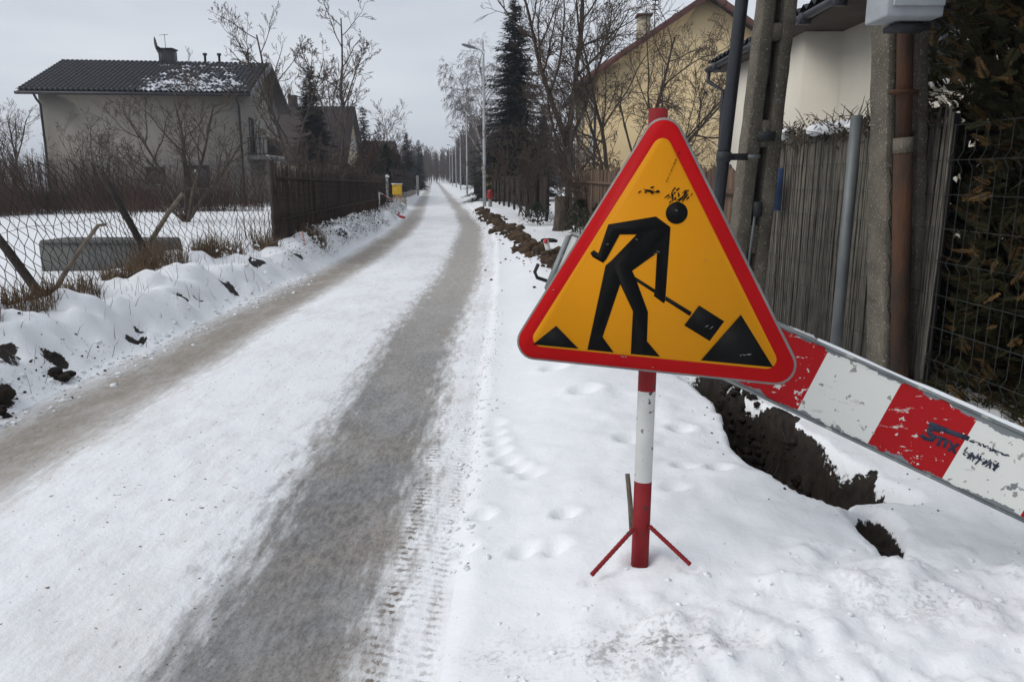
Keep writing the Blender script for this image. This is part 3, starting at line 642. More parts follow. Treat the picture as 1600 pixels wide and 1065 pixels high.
def white_house():
    t = thing('cream_house', 'cream house with dark overhanging eaves behind the reed fence and leaning pole', 'house', (5, 12, 0))
    pts = [(4.46, 16.8), (4.46, 12.4), (5.03, 12.4), (5.03, 4.6), (12, 4.6), (12, 16.8)]
    b = MB(); n = len(pts); V = [(x, y, -.2) for x, y in pts] + [(x, y, 3.62) for x, y in pts]
    b.add(V, [tuple(range(n)), tuple(range(n, 2 * n))[::-1]] + [(i, (i + 1) % n, n + (i + 1) % n, n + i) for i in range(n)]); b.build('wall', m_wplast, t)
    x0, xm, y0, y1, ez, rz = 4.22, 8.3, 4.1, 17.15, 3.63, 5.6
    MB().hexa([(x0, y0, ez), (12.6, y0, ez), (12.6, y1, ez), (x0, y1, ez)], [(x0, y0, ez + .05), (12.6, y0, ez + .05), (12.6, y1, ez + .05), (x0, y1, ez + .05)]).build('soffit', m_soffit, t)
    def rf(u, s, h): return (x0 - .06 + s * (xm - x0), y1 + (y0 - y1) * u, ez + .09 + s * (rz - ez) + h)
    v_, f_, at = tile_roof(rf, 44, 13, None, lambda u, s: .3)
    me = mesh_np('roof_slope', v_ - np.array((5, 12, 0)), f_, [m_tile]); ro = link_mesh('roof_slope', me, t)
    MB().hexa([(xm, y0, ez + .06), (12.7, y0, ez + .06), (12.7, y1, ez + .06), (xm, y1, ez + .06)], [(xm, y0, rz + .1), (12.7, y0, ez + .2), (12.7, y1, ez + .2), (xm, y1, rz + .1)]).build('rear_slope', m_tile, t)
    for yy in (y0 + .02, y1 - .02):
        MB().prism([(x0, ez + .06), (xm, ez + .06), (xm, rz + .03)], lambda u, v, z, yy=yy: Vector((u, yy + v, z)), -.02, .02).build('gable_board', m_soffit, ro)
    MB().tube([(x0 - .07, y0, ez + .05), (x0 - .07, y1, ez + .05)], .06, 8).build('gutter', m_gutter, t)
    for i in range(22): 
        if i % 2 == 0: MB().box((x0 - .07, y0 + .3 + i * .6, ez + .02), (.15, .1, .15)).build('gutter_bracket', m_gutter, ro)
    MB().tube([(x0 - .07, y1 - .12, ez + .02), (x0 - .07, y1 - .12, ez - .2), (4.39, y1 - .45, ez - .42), (4.39, y1 - .45, 0)], .045, 8).build('downpipe', m_gutter, t)
    G = lambda u, v, z: Vector((5.03 + v, u, z))
    window(t, G, 9.0, 10.3, 2.55, 3.45, fm=m_dframe); window(t, G, 6.2, 7.4, 1.3, 2.6, fm=m_wframe); window(t, lambda u, v, z: Vector((4.46 + v, u, z)), 14.2, 15.2, 1.2, 1.9)
white_house()

# ------------------------------------------------------------------ utility poles and what hangs on them
def rect_loft(mb, F, us, vs, z0, z1, n, jit, seed, m=0):
    """rectangular bar from z0 to z1; us(z), vs(z) give its (lo,hi) limits; corners chipped by noise"""
    b = len(mb.v); r = random.Random(seed)
    for i in range(n + 1):
        z = z0 + (z1 - z0) * i / n; (ua, ub), (va, vb) = us(z), vs(z)
        for u, v, su, sv in ((ua, va, 1, 1), (ub, va, -1, 1), (ub, vb, -1, -1), (ua, vb, 1, -1)):
            c = .008
            for (du, dv) in (((0, c * sv), (c * su, 0)) if su * sv > 0 else ((c * su, 0), (0, c * sv))):
                mb.v.append(tuple(F(u + du + r.gauss(0, jit), v + dv + r.gauss(0, jit), z)))
    for i in range(n):
        for k in range(8):
            k2 = (k + 1) % 8; mb.f.append((b + i * 8 + k, b + i * 8 + k2, b + (i + 1) * 8 + k2, b + (i + 1) * 8 + k)); mb.m.append(m)
    mb.f.append(tuple(b + k for k in range(8))[::-1]); mb.f.append(tuple(b + n * 8 + k for k in range(8))); mb.m += [m, m]
def concrete_pole(label, base, lean, w0, w1, dep, slot, slots, H_, rz, seed):
    t = thing('utility_pole', label, 'pole', base, 'slotted concrete utility poles'); a = R(rz)
    F = frame(base, (math.cos(a), math.sin(a), 0), (-math.sin(a), math.cos(a), 0), lean)
    wd = lambda z: w0 + (w1 - w0) * z / H_
    dv = lambda z: (-dep / 2 * (1 - .2 * z / H_), dep / 2 * (1 - .2 * z / H_))
    mb = MB(); n = int(H_ / .12)
    rect_loft(mb, F, lambda z: (-wd(z) / 2, -slot / 2), dv, -.3, H_, n, .0025, seed)
    rect_loft(mb, F, lambda z: (slot / 2, wd(z) / 2), dv, -.3, H_, n, .0025, seed + 1)
    zz = -.3
    for a0, a1 in list(slots) + [(H_, H_)]:
        if a0 - zz > .02: rect_loft(mb, F, lambda z: (-slot / 2 - .004, slot / 2 + .004), lambda z: (dv(z)[0] + .003, dv(z)[1] - .003), zz, a0, max(1, int((a0 - zz) / .1)), .0015, seed + 5)
        zz = a1
    mb.build('shaft', m_pole, t, fix=True)
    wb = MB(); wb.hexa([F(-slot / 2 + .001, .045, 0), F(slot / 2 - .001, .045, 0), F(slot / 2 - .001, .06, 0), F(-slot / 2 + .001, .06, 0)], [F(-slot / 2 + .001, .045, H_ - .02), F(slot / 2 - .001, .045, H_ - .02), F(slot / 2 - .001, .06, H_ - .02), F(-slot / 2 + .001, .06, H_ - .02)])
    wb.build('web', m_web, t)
    return t, F
p1, F1 = concrete_pole('leaning concrete utility pole with dark slots beside the black pipe', (1.86, 6.2, gz(1.86, 6.2)), (.052, 0, 1), .29, .19, .19, .07, [(.15, .70), (.92, 1.52), (1.72, 2.30), (2.42, 3.05), (3.2, 3.8), (4.0, 4.6), (4.8, 5.4), (5.6, 6.2)], 7.2, 5, 3)
MB().box(F1(0, -.10, 1.60), (.135, .035, .07)).build('step_iron', m_boxdark, p1)
MB().tube([F1(-.02, -.115, 1.05), F1(-.035, -.115, .2)], .011, 6).build('earth_rod', m_galv, p1)
MB().box(F1(-.005, -.11, 1.05), (.06, .05, .11)).build('rod_clamp', m_boxdark, p1)
p2, F2 = concrete_pole('upright cracked concrete utility pole carrying the grey electric box', (2.56, 4.98, gz(2.56, 4.98)), (-.088, 0, 1), .27, .20, .25, .13, [(.3, 1.02), (1.18, 1.62), (1.74, 2.5), (2.7, 3.4), (3.6, 4.3), (4.5, 5.2)], 6.5, 0, 23)
cr_ = MB()
for z0 in (.42, .95):
    pts = [F2(-.10 + .012 * math.sin(i * 2.1 + z0), -.129, z0 + i * .055) for i in range(9)]; cr_.tube(pts, [.0022] * 9, 4)
for z0 in (.78, 1.02, 1.35): cr_.tube([F2(-.10, -.130, z0), F2(-.085, -.131, z0 + .004), F2(-.066, -.129, z0)], .002, 4)
cr_.build('crack', m_black, p2)
t = thing('rusty_pipe', 'rusty steel pipe standing in the slot of the concrete pole', 'pipe', (2.515, 4.80, gz(2.515, 4.8)))
b0 = Vector((2.515, 4.80, gz(2.515, 4.8) - .1)); ax = Vector((-.088, 0, 1))
MB().tube([b0, b0 + ax * 1.62], .056, 14).build('lower_tube', m_rust, t, smooth=True); MB().tube([b0 + ax * 1.60, b0 + ax * 2.6], .046, 14).build('upper_tube', m_rust, t, smooth=True)
MB().tube([b0 + ax * 1.58, b0 + ax * 1.67], .059, 14).build('coupling', m_pole, t); MB().box(b0 + ax * 1.93 + Vector((-.02, -.03, 0)), (.15, .07, .022)).build('strap', m_rust, t)
t = thing('electric_box', 'light grey electric box fixed high on the cracked concrete pole', 'box', (2.15, 4.55, 2.28))
MB().box((2.15, 4.50, 2.60), (.31, .26, .62)).build('body', m_box, t, bevel=.012); MB().box((2.16, 4.357, 2.62), (.275, .02, .56)).build('door', m_box, t, bevel=.006)
MB().box((2.24, 4.341, 2.43), (.075, .012, .05)).build('lock_cover', m_boxdark, t); MB().box((2.16, 4.66, 2.52), (.2, .07, .4)).build('bracket', m_galv, t)
MB().box((2.20, 4.55, 2.262), (.2, .14, .03)).build('cable_entry', m_boxdark, t)
t = thing('black_pipe', 'black metal pipe mast clamped to the left of the leaning pole', 'pipe', (1.53, 5.95, gz(1.53, 5.95)))
a0 = Vector((1.50, 5.95, gz(1.5, 5.95) - .1)); ax = Vector((.062, 0, 1))
MB().tube([a0, a0 + ax * 6.3], .047, 14).build('tube', m_blackpipe, t, smooth=True)
for z in (1.54, 3.3): MB().tube([a0 + ax * (z - .035), a0 + ax * (z + .035)], .056, 12).box(a0 + ax * z + Vector((.12, .06, 0)), (.16, .03, .05)).build('clamp', m_boxdark, t)
MB().box(a0 + ax * 1.54 + Vector((.22, -.03, .0)), (.09, .02, .025)).build('clamp_bolt', m_galv, t)
t = setp(MB().tube([(2.33, 5.4, gz(2.33, 5.4) - .1), (2.335, 5.4, 1.86)], .040, 14).build('galvanised_pipe', m_galv, None, (2.33, 5.4, 0), smooth=True), 'galvanised grey fence pipe standing against the reed fence', 'pipe')

# ------------------------------------------------------------------ right hand fences and hedge
def fx(y): return 2.48 + (7.05 - y) * .05
def wire_panel(parent, y0, y1, H_, dx=0., dv=.1, name='wire_panel', bends=(.35, .95, 1.55)):
    mb = MB(); y = y0
    while y < y1:
        x = fx(y) + dx; pts = []
        zs = [.12]
        for b in bends: zs += [b - .05, b, b + .05]
        zs.append(H_)
        for z in zs: pts.append((x - (.03 if z in bends else 0), y, z))
        mb.tube(pts, .0023, 4, cap=False); y += dv
    z = .15
    while z < H_:
        mb.tube([(fx(y0) + dx - .004, y0, z), (fx(y1) + dx - .004, y1, z)], .0023, 4, cap=False); z += .2
    return mb.build(name, m_wireg, parent, fix=False)
def reed_fence():
    o = (fx(6), 6, gz(2.5, 6)); t = thing('reed_fence', 'grey reed screen fence with dry twigs and snow along its top', 'fence', o)
    r = random.Random(3); mb = MB(); y = 4.72
    while y < 7.75:
        x = fx(y) + r.uniform(.0, .02); top = 1.83 + r.uniform(-.06, .05); l = r.gauss(0, .012)
        mb.tube([(x, y, .1), (x + r.gauss(0, .006), y + l, .95), (x, y + 1.6 * l, top)], [.0055 + r.random() * .003] * 3, 5); y += r.uniform(.007, .0125)
    m_ = mb.build('reed_mat', m_reed, t, fix=False); m_['kind'] = 'stuff'
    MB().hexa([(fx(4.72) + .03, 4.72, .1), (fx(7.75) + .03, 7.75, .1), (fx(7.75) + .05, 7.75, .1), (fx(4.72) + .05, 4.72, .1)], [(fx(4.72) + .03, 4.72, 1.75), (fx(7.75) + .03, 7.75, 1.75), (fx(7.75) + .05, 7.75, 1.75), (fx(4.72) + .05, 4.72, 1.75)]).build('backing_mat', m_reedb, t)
    wire_panel(t, 4.72, 7.75, 1.75, -.02, .24, bends=())
    for y in (7.72,): MB().box((fx(y) + .09, y, .93), (.06, .06, 1.86)).build('post', m_gutter, t)
    tw = MB()
    for i in range(260):
        y = r.uniform(4.8, 7.7); p = Vector((fx(y) + r.gauss(.02, .05), y, 1.80 + r.uniform(-.06, .06))); d = Vector((r.gauss(0, .7), r.gauss(0, 1), r.gauss(.15, .45))).normalized()
        q = p + d * r.uniform(.06, .2); tw.tube([p, q, q + (d + Vector((r.gauss(0, .5), r.gauss(0, .5), r.gauss(0, .3)))) * .07], [.0045, .0035, .002], 3, cap=False)
    tw.build('dry_twigs', m_twig, t, fix=False)['kind'] = 'stuff'
    lv = np.random.default_rng(2); n = 900; yy = lv.uniform(4.85, 7.7, n); P0 = np.stack([2.48 + (7.05 - yy) * .05 + lv.normal(.02, .05, n), yy, 1.80 + lv.normal(.0, .05, n)], 1); D = lv.normal(0, 1, (n, 3)); D /= np.linalg.norm(D, axis=1, keepdims=True)
    V, F_ = sprays(P0, D, lv.uniform(.03, .07, n), lv.uniform(.012, .03, n)); link_mesh('dead_leaves', mesh_np('dead_leaves', V - np.array(o), F_, [m_leafl]), t)['kind'] = 'stuff'
    for y, s in ((6.35, .16), (6.55, .10), (7.2, .07), (5.9, .07), (6.1, .05)):
        b = bmesh.new(); bmesh.ops.create_icosphere(b, subdivisions=3, radius=1)
        for v in b.verts: v.co = Vector((v.co.x * .06, v.co.y * s, v.co.z * .045)) * (1 + .25 * rng.random())
        me = bpy.data.meshes.new('snow_lump'); b.to_mesh(me); b.free(); me.materials.append(m_snowobj); me.polygons.foreach_set('use_smooth', [True] * len(me.polygons))
        link_mesh('snow_lump', me, t, (fx(y) + .0, y, 1.83))
reed_fence()
def mesh_fence():
    t = thing('wire_mesh_fence', 'dark green wire panel fence in front of the brown tipped thuja hedge', 'fence', (fx(3.2), 3.2, gz(2.65, 3.2)))
    wire_panel(t, 1.0, 2.72, 1.75); wire_panel(t, 2.76, 4.70, 1.75)
    for y in (.98, 2.74, 4.78): MB().box((fx(y) + .05, y, .9), (.06, .045, 1.85)).build('post', m_gutter, t)
mesh_fence()
setp(MB().prism([(-.0, 1.16), (.16, 1.16), (.16, 1.53), (0, 1.53)], lambda u, v, z: Vector((fx(7.15) - .20 + u * .8, 7.10 - u * .8 + v, z)), -.004, .004).build('blue_plate', m_blue, None, (fx(7.15), 7.2, 1.3)), 'small blue metal plate wired to the reed fence beside the leaning pole', 'plate')

def thuja(label, x, y, rad, H_, seed, n, z0=.06):
    t = thing('thuja', label, 'tree', (x, y, gz(x, y)), 'thuja hedge behind the wire mesh')
    MB().tube([(x, y, 0), (x + .05, y, H_ * .5), (x, y, H_ * .9)], [.06, .04, .015], 6).build('trunk', m_bark, t)
    r = np.random.default_rng(seed); n2 = 3600; z = z0 + .05 + (H_ - z0 - .3) * r.random(n2) ** 1.25; f = (z - z0) / (H_ - z0); a = r.random(n2) * 6.283
    q = rad * np.minimum(1, (1 - f) * 2.2 + .1) * .78 * np.sqrt(r.random(n2)) * np.minimum(1, .9 + f * 3); D = r.normal(0, 1, (n2, 3)); D[:, 2] = np.abs(D[:, 2]) + .4; D /= np.linalg.norm(D, axis=1, keepdims=True); l = r.uniform(.10, .22, n2)
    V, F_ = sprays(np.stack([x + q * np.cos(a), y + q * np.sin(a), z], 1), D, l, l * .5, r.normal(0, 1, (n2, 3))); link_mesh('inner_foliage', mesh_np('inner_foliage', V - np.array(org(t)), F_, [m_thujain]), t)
    k = np.arange(9); side = np.concatenate([-np.ones(9), np.ones(9), [0]]); pos = np.concatenate([.12 + k * .09, .16 + k * .09, [.9]]); ln = np.concatenate([.34 - .022 * k, .34 - .022 * k, [.16]])
    for part_, mt, cnt, sh in (('crown', m_thuja, n, 0.), ('brown_fronds', m_thujab, n // 6, .2)):
        z = z0 + (H_ - z0) * r.random(cnt) ** 1.3; f = (z - z0) / (H_ - z0); a = r.random(cnt) * 6.283
        rr = rad * np.minimum(1, (1 - f) * 2.2 + .1) * (1 + .16 * np.sin(a * 3 + z * 2.3) + .13 * np.sin(z * 5 + a)) * np.minimum(1, .92 + f * 3)
        q = np.where(r.random(cnt) < .62, r.uniform(.82 + sh * .6, 1.08, cnt), r.uniform(.3, .9, cnt) + sh * .2); P0 = np.stack([x + np.cos(a) * rr * q, y + np.sin(a) * rr * q, z], 1)
        D = np.stack([np.cos(a), np.sin(a), r.normal(.25, .5, cnt)], 1) + r.normal(0, .35, (cnt, 3)); D /= np.linalg.norm(D, axis=1, keepdims=True)
        T_ = np.cross(D, np.array([0, 0, 1.])) + r.normal(0, .55, (cnt, 3)); T_ -= D * (T_ * D).sum(1, keepdims=True); T_ /= np.linalg.norm(T_, axis=1, keepdims=True)
        Nn = np.cross(D, T_); S = r.uniform(.08, .165, cnt)
        b0 = P0[:, None] + D[:, None] * (pos[None, :, None] * S[:, None, None]) - Nn[:, None] * ((pos ** 2)[None, :, None] * S[:, None, None] * .25)
        dd = D[:, None] * .8 + T_[:, None] * side[None, :, None] * .75; dd = dd / np.linalg.norm(dd, axis=2, keepdims=True)
        LL = (ln[None, :] * S[:, None]).ravel() * r.uniform(.8, 1.2, cnt * 19)
        up = np.repeat(Nn[:, None], 19, 1).reshape(-1, 3)
        V, F_ = sprays(b0.reshape(-1, 3), dd.reshape(-1, 3), LL, LL * .26 + .0015, up)
        link_mesh(part_, mesh_np(part_, V - np.array(org(t)), F_, [mt]), t)
thuja('dense thuja nearest the right edge behind the wire mesh', 3.30, 3.45, .64, 4.2, 1, 7600)
thuja('middle thuja of the hedge behind the wire mesh', 3.38, 4.45, .68, 4.4, 2, 8600)
thuja('farthest thuja of the hedge, nearest the cracked concrete pole', 3.62, 5.55, .70, 4.0, 3, 7000)

def board_fence(name, label, a, b, h, gap, wd, mt, z0=.0, post_every=2.4, mtp=None, seed=1, jag=.02, cat='fence', th=.02, leanp=.0):
    """vertical boards one by one between a and b"""
    A = Vector((*a, 0)); B = Vector((*b, 0)); L = (B - A).length; d = (B - A) / L; nrm = Vector((-d.y, d.x, 0)); r = random.Random(seed)
    mid = (A + B) / 2; t = thing(name, label, cat, (mid.x, mid.y, gz(mid.x, mid.y))); rot = math.atan2(d.y, d.x)
    me = MB().add([(-wd / 2, -th / 2, 0), (wd / 2, -th / 2, 0), (wd / 2, th / 2, 0), (-wd / 2, th / 2, 0), (-wd / 2, -th / 2, h - .03), (wd / 2, -th / 2, h - .03), (wd / 2, th / 2, h - .03), (-wd / 2, th / 2, h - .03), (0, -th / 2, h), (0, th / 2, h)],
                   [(3, 2, 1, 0), (0, 1, 5, 8, 4), (2, 3, 7, 9, 6), (1, 2, 6, 5), (3, 0, 4, 7), (4, 8, 9, 7), (5, 6, 9, 8)]).mesh('board', mt)
    n = int(L / (wd + gap))
    for i in range(n):
        p = A + d * ((i + .5) * L / n); o = link_mesh('board', me, t, (p.x, p.y, gz(p.x, p.y) + z0 + r.uniform(-jag, jag)))
        o.rotation_euler = (r.gauss(0, .008), r.gauss(0, .010), rot); o.scale.z = 1 + r.uniform(-jag, jag)
    for z in (.25, .8):
        f = lambda s: A + d * s + nrm * (-.04)
        MB().tube([(f(0).x, f(0).y, gz(f(0).x, f(0).y) + z0 + h * z), (f(L).x, f(L).y, gz(f(L).x, f(L).y) + z0 + h * z)], .03, 4).build('rail', mtp or mt, t)
    for i in range(int(L / post_every) + 1):
        p = A + d * min(L - .05, i * post_every) + nrm * .07
        MB().tube([(p.x, p.y, gz(p.x, p.y) - .1), (p.x + r.gauss(0, .03), p.y, gz(p.x, p.y) + h + z0 + .06)], .05, 7).build('post', mtp or mt, t)
    return t
board_fence('board_fence', 'dark brown board fence right of the road below the tall spruce', (1.12, 23.6), (-1.05, 43.5), 1.12, .012, .135, m_planks, .22, 2.2, m_blackwood, 4)
board_fence('board_fence', 'pale yellow board fence beyond the first lamp post', (-1.75, 47.5), (-.4, 46.2), 1.35, .03, .12, m_planky, .2, 1.4, m_planky, 5)
board_fence('board_fence', 'dark fence far along the right side behind the second lamp post', (-1.7, 47.9), (-3.0, 62), 1.3, .02, .16, m_planks, .1, 2.4, m_blackwood, 6)
board_fence('board_fence', 'weathered brown board fence behind the sign under the bare trees', (1.55, 19.6), (2.45, 8.0), 1.35, .02, .12, m_brownw, .1, 2.4, m_brownw, 7)

# ------------------------------------------------------------------ left hand fences
NX = [(2.6, -4.05), (4.5, -4.15), (7.1, -4.30), (9.9, -4.55), (11.6, -4.30), (13.0, -3.97)]
def nbase(y): x = float(np.interp(y, [q[0] for q in NX], [q[1] for q in NX])); return Vector((x, y, gz(x, y) + .02))
def ntop(y):
    l = float(np.interp(y, [2.6, 7.1, 10, 11.6, 13], [-.5, -.42, -.36, -.2, -.03])); h = float(np.interp(y, [2.6, 5, 7.1, 8.4, 10, 13], [1.15, 1.2, 1.22, 1.22, 1.24, 1.27])); return nbase(y) + Vector((l, 0, h))
def wire_fence():
    t = thing('chain_link_fence', 'sagging rusty chain link fence with leaning wooden posts left of the road', 'fence', tuple(nbase(9)))
    mb = MB(); cw, chh = .072, .09; y = 3.4; i = 0; r = random.Random(5)
    while y < 12.95:
        pts = []; n = 16
        for k in range(n + 1):
            f = k / n; yy = y + (cw / 2 if (k + i) % 2 else -cw / 2) * .98 + .012 * math.sin(k * 1.3 + y * 5); yy = min(max(yy, 2.7), 12.98)
            a, b = nbase(yy), ntop(yy); p = a.lerp(b, f); p.x += .05 * math.sin(f * 3.1) * math.sin(yy * 1.7) + .012 * (1 if k % 2 else -1); pts.append(p)
        mb.tube(pts, .0048, 3, cap=False); y += cw; i += 1
    for f in (.02, .5, .98): mb.tube([nbase(3.4 + j * .24).lerp(ntop(3.4 + j * .24), f) for j in range(40)], .0025, 3, cap=False)
    mb.build('netting', m_wire, t, fix=False)
    for (a, b, rr, ml) in (((-4.80, 7.15, .97), (-4.26, 7.0, .25), .042, m_blackwood), ((-5.27, 10.1, 1.50), (-4.62, 10.0, .2), .045, m_blackwood), ((-3.987, 13.02, 1.60), (-3.95, 13.0, .1), .05, m_blackwood), ((-4.55, 4.75, .72), (-4.02, 4.9, .2), .045, m_blackwood)):
        A = Vector(a); B = Vector(b); MB().tube([B, B.lerp(A, .35) + rvec() * .006, B.lerp(A, .7) + rvec() * .008, A], [rr * 1.1, rr, rr * .96, rr * .9], 9).build('post', ml, t)
    for (pts, rr) in (([(-4.28, 7.0, .3), (-4.20, 7.15, .55), (-4.12, 7.35, .78), (-4.06, 7.6, .99), (-3.98, 7.6, 1.0)], .024), ([(-4.95, 10.2, .3), (-4.80, 10.25, .62), (-4.60, 10.4, .98), (-4.42, 10.5, 1.24)], .036)):
        MB().tube(pts, [rr * (1.1 - .12 * i) for i in range(len(pts))], 7).build('brace', m_oldwood, t)
    # piece of welded mesh hung over the near end
    mb = MB()
    for i in range(15):
        yy = 4.4 + i * .13; mb.tube([nbase(yy) + Vector((.06, 0, 0)), ntop(yy) + Vector((.07, 0, -.15))], .0022, 3, cap=False)
    for f in np.linspace(.05, .85, 9): mb.tube([nbase(4.4 + j * .26).lerp(ntop(4.4 + j * .26), f) + Vector((.065, 0, .02 * math.sin(j))) for j in range(8)], .0022, 3, cap=False)
    mb.build('welded_mesh', m_galv, t, fix=False)
wire_fence()
t = board_fence('slat_fence', 'dark brown wire and slat fence running along the snowy left bank', (-3.97, 13.2), (-5.85, 36.2), 1.25, .022, .075, m_slat, .02, 2.6, m_blackwood, 9, .06)
mb = MB(); A = Vector((-3.93, 13.2, 0)); B = Vector((-5.81, 36.2, 0))
for i in range(190):
    p = A.lerp(B, i / 190); z = gz(p.x, p.y); mb.tube([(p.x, p.y, z + .05), (p.x, p.y, z + 1.32)], .003, 3, cap=False)
for z in np.linspace(.1, 1.32, 11): mb.tube([(A.lerp(B, i / 12).x, A.lerp(B, i / 12).y, gz(*A.lerp(B, i / 12).xy) + z) for i in range(13)], .003, 3, cap=False)
mb.build('wire_panel', m_wire, t, fix=False)
board_fence('board_fence', 'dark fence on a pale plinth beyond the yellow box', (-6.05, 40.4), (-8.0, 64), 1.25, .012, .16, m_planks, .38, 2.6, m_blackwood, 11)
def plinth():
    t = thing('plinth_wall', 'low pale brick plinth below the dark fence on the left', 'wall', (-6.9, 52, 0)); A = Vector((-5.95, 40.2, 0)); B = Vector((-7.9, 64, 0)); n = 32
    d = (B - A).normalized(); me = MB().box((0, 0, 0), (.7, .16, .14)).mesh('block', m_brick)
    for i in range(n):
        for k in range(2):
            p = A.lerp(B, (i + .5 * (k % 2) + .25) / (n + .5)); o = link_mesh('block', me, t, (p.x, p.y, gz(p.x, p.y) + .10 + k * .15)); o.rotation_euler.z = math.atan2(d.y, d.x)
plinth()
t = thing('concrete_post', 'slim white concrete post with a snow cap at the fence corner', 'post', (-5.9, 37, gz(-5.9, 37)))
MB().box((-5.9, 37, .72), (.12, .12, 1.5)).build('shaft', m_conc, t, bevel=.01); MB().tube([(-5.9, 37, 1.46), (-5.9, 37, 1.52), (-5.9, 37, 1.58)], [.13, .12, .05], 9).build('snow_cap', m_snowobj, t)
setp(MB().box((-7.75, 64.4, .75), (.2, .2, 1.7)).build('concrete_post', m_conc, None, (-7.75, 64.4, 0), bevel=.02), 'pale concrete post at the far end of the plinth fence', 'post')
t = thing('yellow_box', 'yellow utility box on legs beside the white concrete post', 'box', (-5.72, 39, gz(-5.72, 39)))
MB().box((-5.72, 39, .87), (.46, .25, .5)).build('body', m_ybox, t, bevel=.02); MB().box((-5.72, 39, 1.14), (.52, .31, .04)).build('lid', m_snowobj, t)
for i in range(5): MB().box((-5.90 + i * .09, 39, .52), (.035, .12, .22)).build('leg', m_ybox, t)
t = thing('brick_pedestal', 'pale brick pedestal under the yellow utility box', 'pedestal', (-5.68, 39, gz(-5.68, 39)))
me = MB().box((0, 0, 0), (.19, .3, .075)).mesh('brick', m_brick)
for k in range(4):
    for i in range(4): link_mesh('brick', me, t, (-5.97 + i * .2 - .05 * (k % 2), 39, .16 + k * .083))
# concrete tank behind the netting
t = thing('concrete_trough', 'long low grey concrete trough standing in the snow behind the netting', 'trough', (-6.38, 12.3, 0))
def rbox(x0, x1, z0, z1, r, n=5):
    out = []
    for cx, cz, a0 in ((x1 - r, z1 - r, 0), (x0 + r, z1 - r, 90), (x0 + r, z0 + r, 180), (x1 - r, z0 + r, 270)):
        for i in range(n + 1): q = R(a0 + 90 * i / n); out.append((cx + r * math.cos(q), cz + r * math.sin(q)))
    return out
MB().prism(rbox(-.97, .97, -.2, .50, .07), lambda u, v, z: Vector((-6.38 + u, 12.3 + v, z + .0)), -.32, .32).build('body', m_trough, t)
MB().prism(rbox(-.93, .90, .0, .05, .02), lambda u, v, z: Vector((-6.38 + u, 12.3 + v, z + .455)), -.345, -.321).build('rim', m_trough, t)

# ------------------------------------------------------------------ street lamps
def lamp_meshes():
    po = MB().tube([(0, 0, -.1), (0, 0, 1.6), (0, 0, 1.62), (0, 0, 6.75)], [.085, .083, .072, .045], 10).tube([(0, 0, 6.7), (-.08, 0, 6.86), (-.25, 0, 6.93), (-.4, 0, 6.98)], .028, 7)
    he = MB(); V = []; prof = [(-.30, .04, 6.95), (-.40, .10, 6.99), (-.65, .135, 7.05), (-.88, .11, 7.11), (-.98, .04, 7.13)]
    for x, w_, z in prof:
        for k in range(10): q = 6.2832 * k / 10; V.append((x, w_ * math.cos(q), z + w_ * .55 * math.sin(q)))
    he.add(V, [(i * 10 + k, i * 10 + (k + 1) % 10, (i + 1) * 10 + (k + 1) % 10, (i + 1) * 10 + k) for i in range(4) for k in range(10)] + [tuple(range(10)), tuple(range(40, 50))])
    return po.mesh('post', m_lamp, smooth=True), he.mesh('lamp_head', m_lamphead, smooth=True)
LM = lamp_meshes()
LN = ['nearest and tallest looking street lamp beside the red hydrant', 'second street lamp along the road', 'third street lamp along the road', 'fourth street lamp along the road', 'fifth street lamp along the road', 'farthest street lamp at the end of the road']
for (x, y, s), l in zip(((-1.28, 36.3, 1.0), (-3.55, 62, .92), (-5.5, 84, .92), (-7.4, 104, .92), (-9.7, 128, .92), (-12.0, 152, .92)), LN):
    t = thing('street_lamp', l, 'street lamp', (x, y, gz(x, y)), 'street lamps along the right side')
    for nm, me in zip(('post', 'lamp_head'), LM): o = link_mesh(nm, me, t); o.scale = (s, s, s)
t = thing('hydrant', 'small red topped hydrant on a grey base beside the nearest lamp post', 'hydrant', (-.99, 35.4, gz(-.99, 35.4)))
z = gz(-.99, 35.4); MB().tube([(-.99, 35.4, z - .1), (-.99, 35.4, z + .36)], .09, 10).build('base', m_conc, t)
MB().tube([(-.99, 35.4, z + .36), (-.99, 35.4, z + .39), (-.99, 35.4, z + .66), (-.99, 35.4, z + .75), (-.99, 35.4, z + .78)], [.11, .13, .12, .09, .03], 12).build('cap', m_hyd, t, smooth=True)
MB().tube([(-1.15, 35.4, z + .55), (-1.0, 35.4, z + .55)], .05, 8).build('nozzle', m_hyd, t)

# ------------------------------------------------------------------ the roadworks sign
def rounded(pts, r, n=8):
    out = []; L = len(pts)
    for i in range(L):
        p0, p, p2 = Vector(pts[i - 1]), Vector(pts[i]), Vector(pts[(i + 1) % L]); a = (p0 - p).normalized(); b = (p2 - p).normalized()
        half = a.angle(b) / 2; tl = r / math.tan(half); c = p + (a + b).normalized() * (r / math.sin(half)); s = p + a * tl; e = p + b * tl
        va, vb = s - c, e - c; ang = va.angle_signed(vb)
        for k in range(n + 1):
            q = -ang * k / n; out.append((c.x + va.x * math.cos(q) - va.y * math.sin(q), c.y + va.x * math.sin(q) + va.y * math.cos(q)))
    return out
def tri(ins, r):
    h = math.sqrt(3) / 2; s = ins * math.sqrt(3); return rounded([(-.5 + s, ins), (.5 - s, ins), (0, h - 2 * ins)], r)
t = thing('roadworks_sign', 'yellow triangular roadworks sign with red border on a red and white post', 'sign', (.448, 2.47, gz(.448, 2.47)))
SM = Euler((-.0777, .0164, -.3633)).to_matrix(); SO = Vector((.4395, 2.4311, .8313))
FS = lambda u, v, z: SO + SM @ Vector((u, v, z))
pb, pt = Vector((.448, 2.475, .05)), Vector((.472, 2.583, 1.665)); ps = lambda z: pb.lerp(pt, (z - pb.z) / (pt.z - pb.z))
P_ = MB()
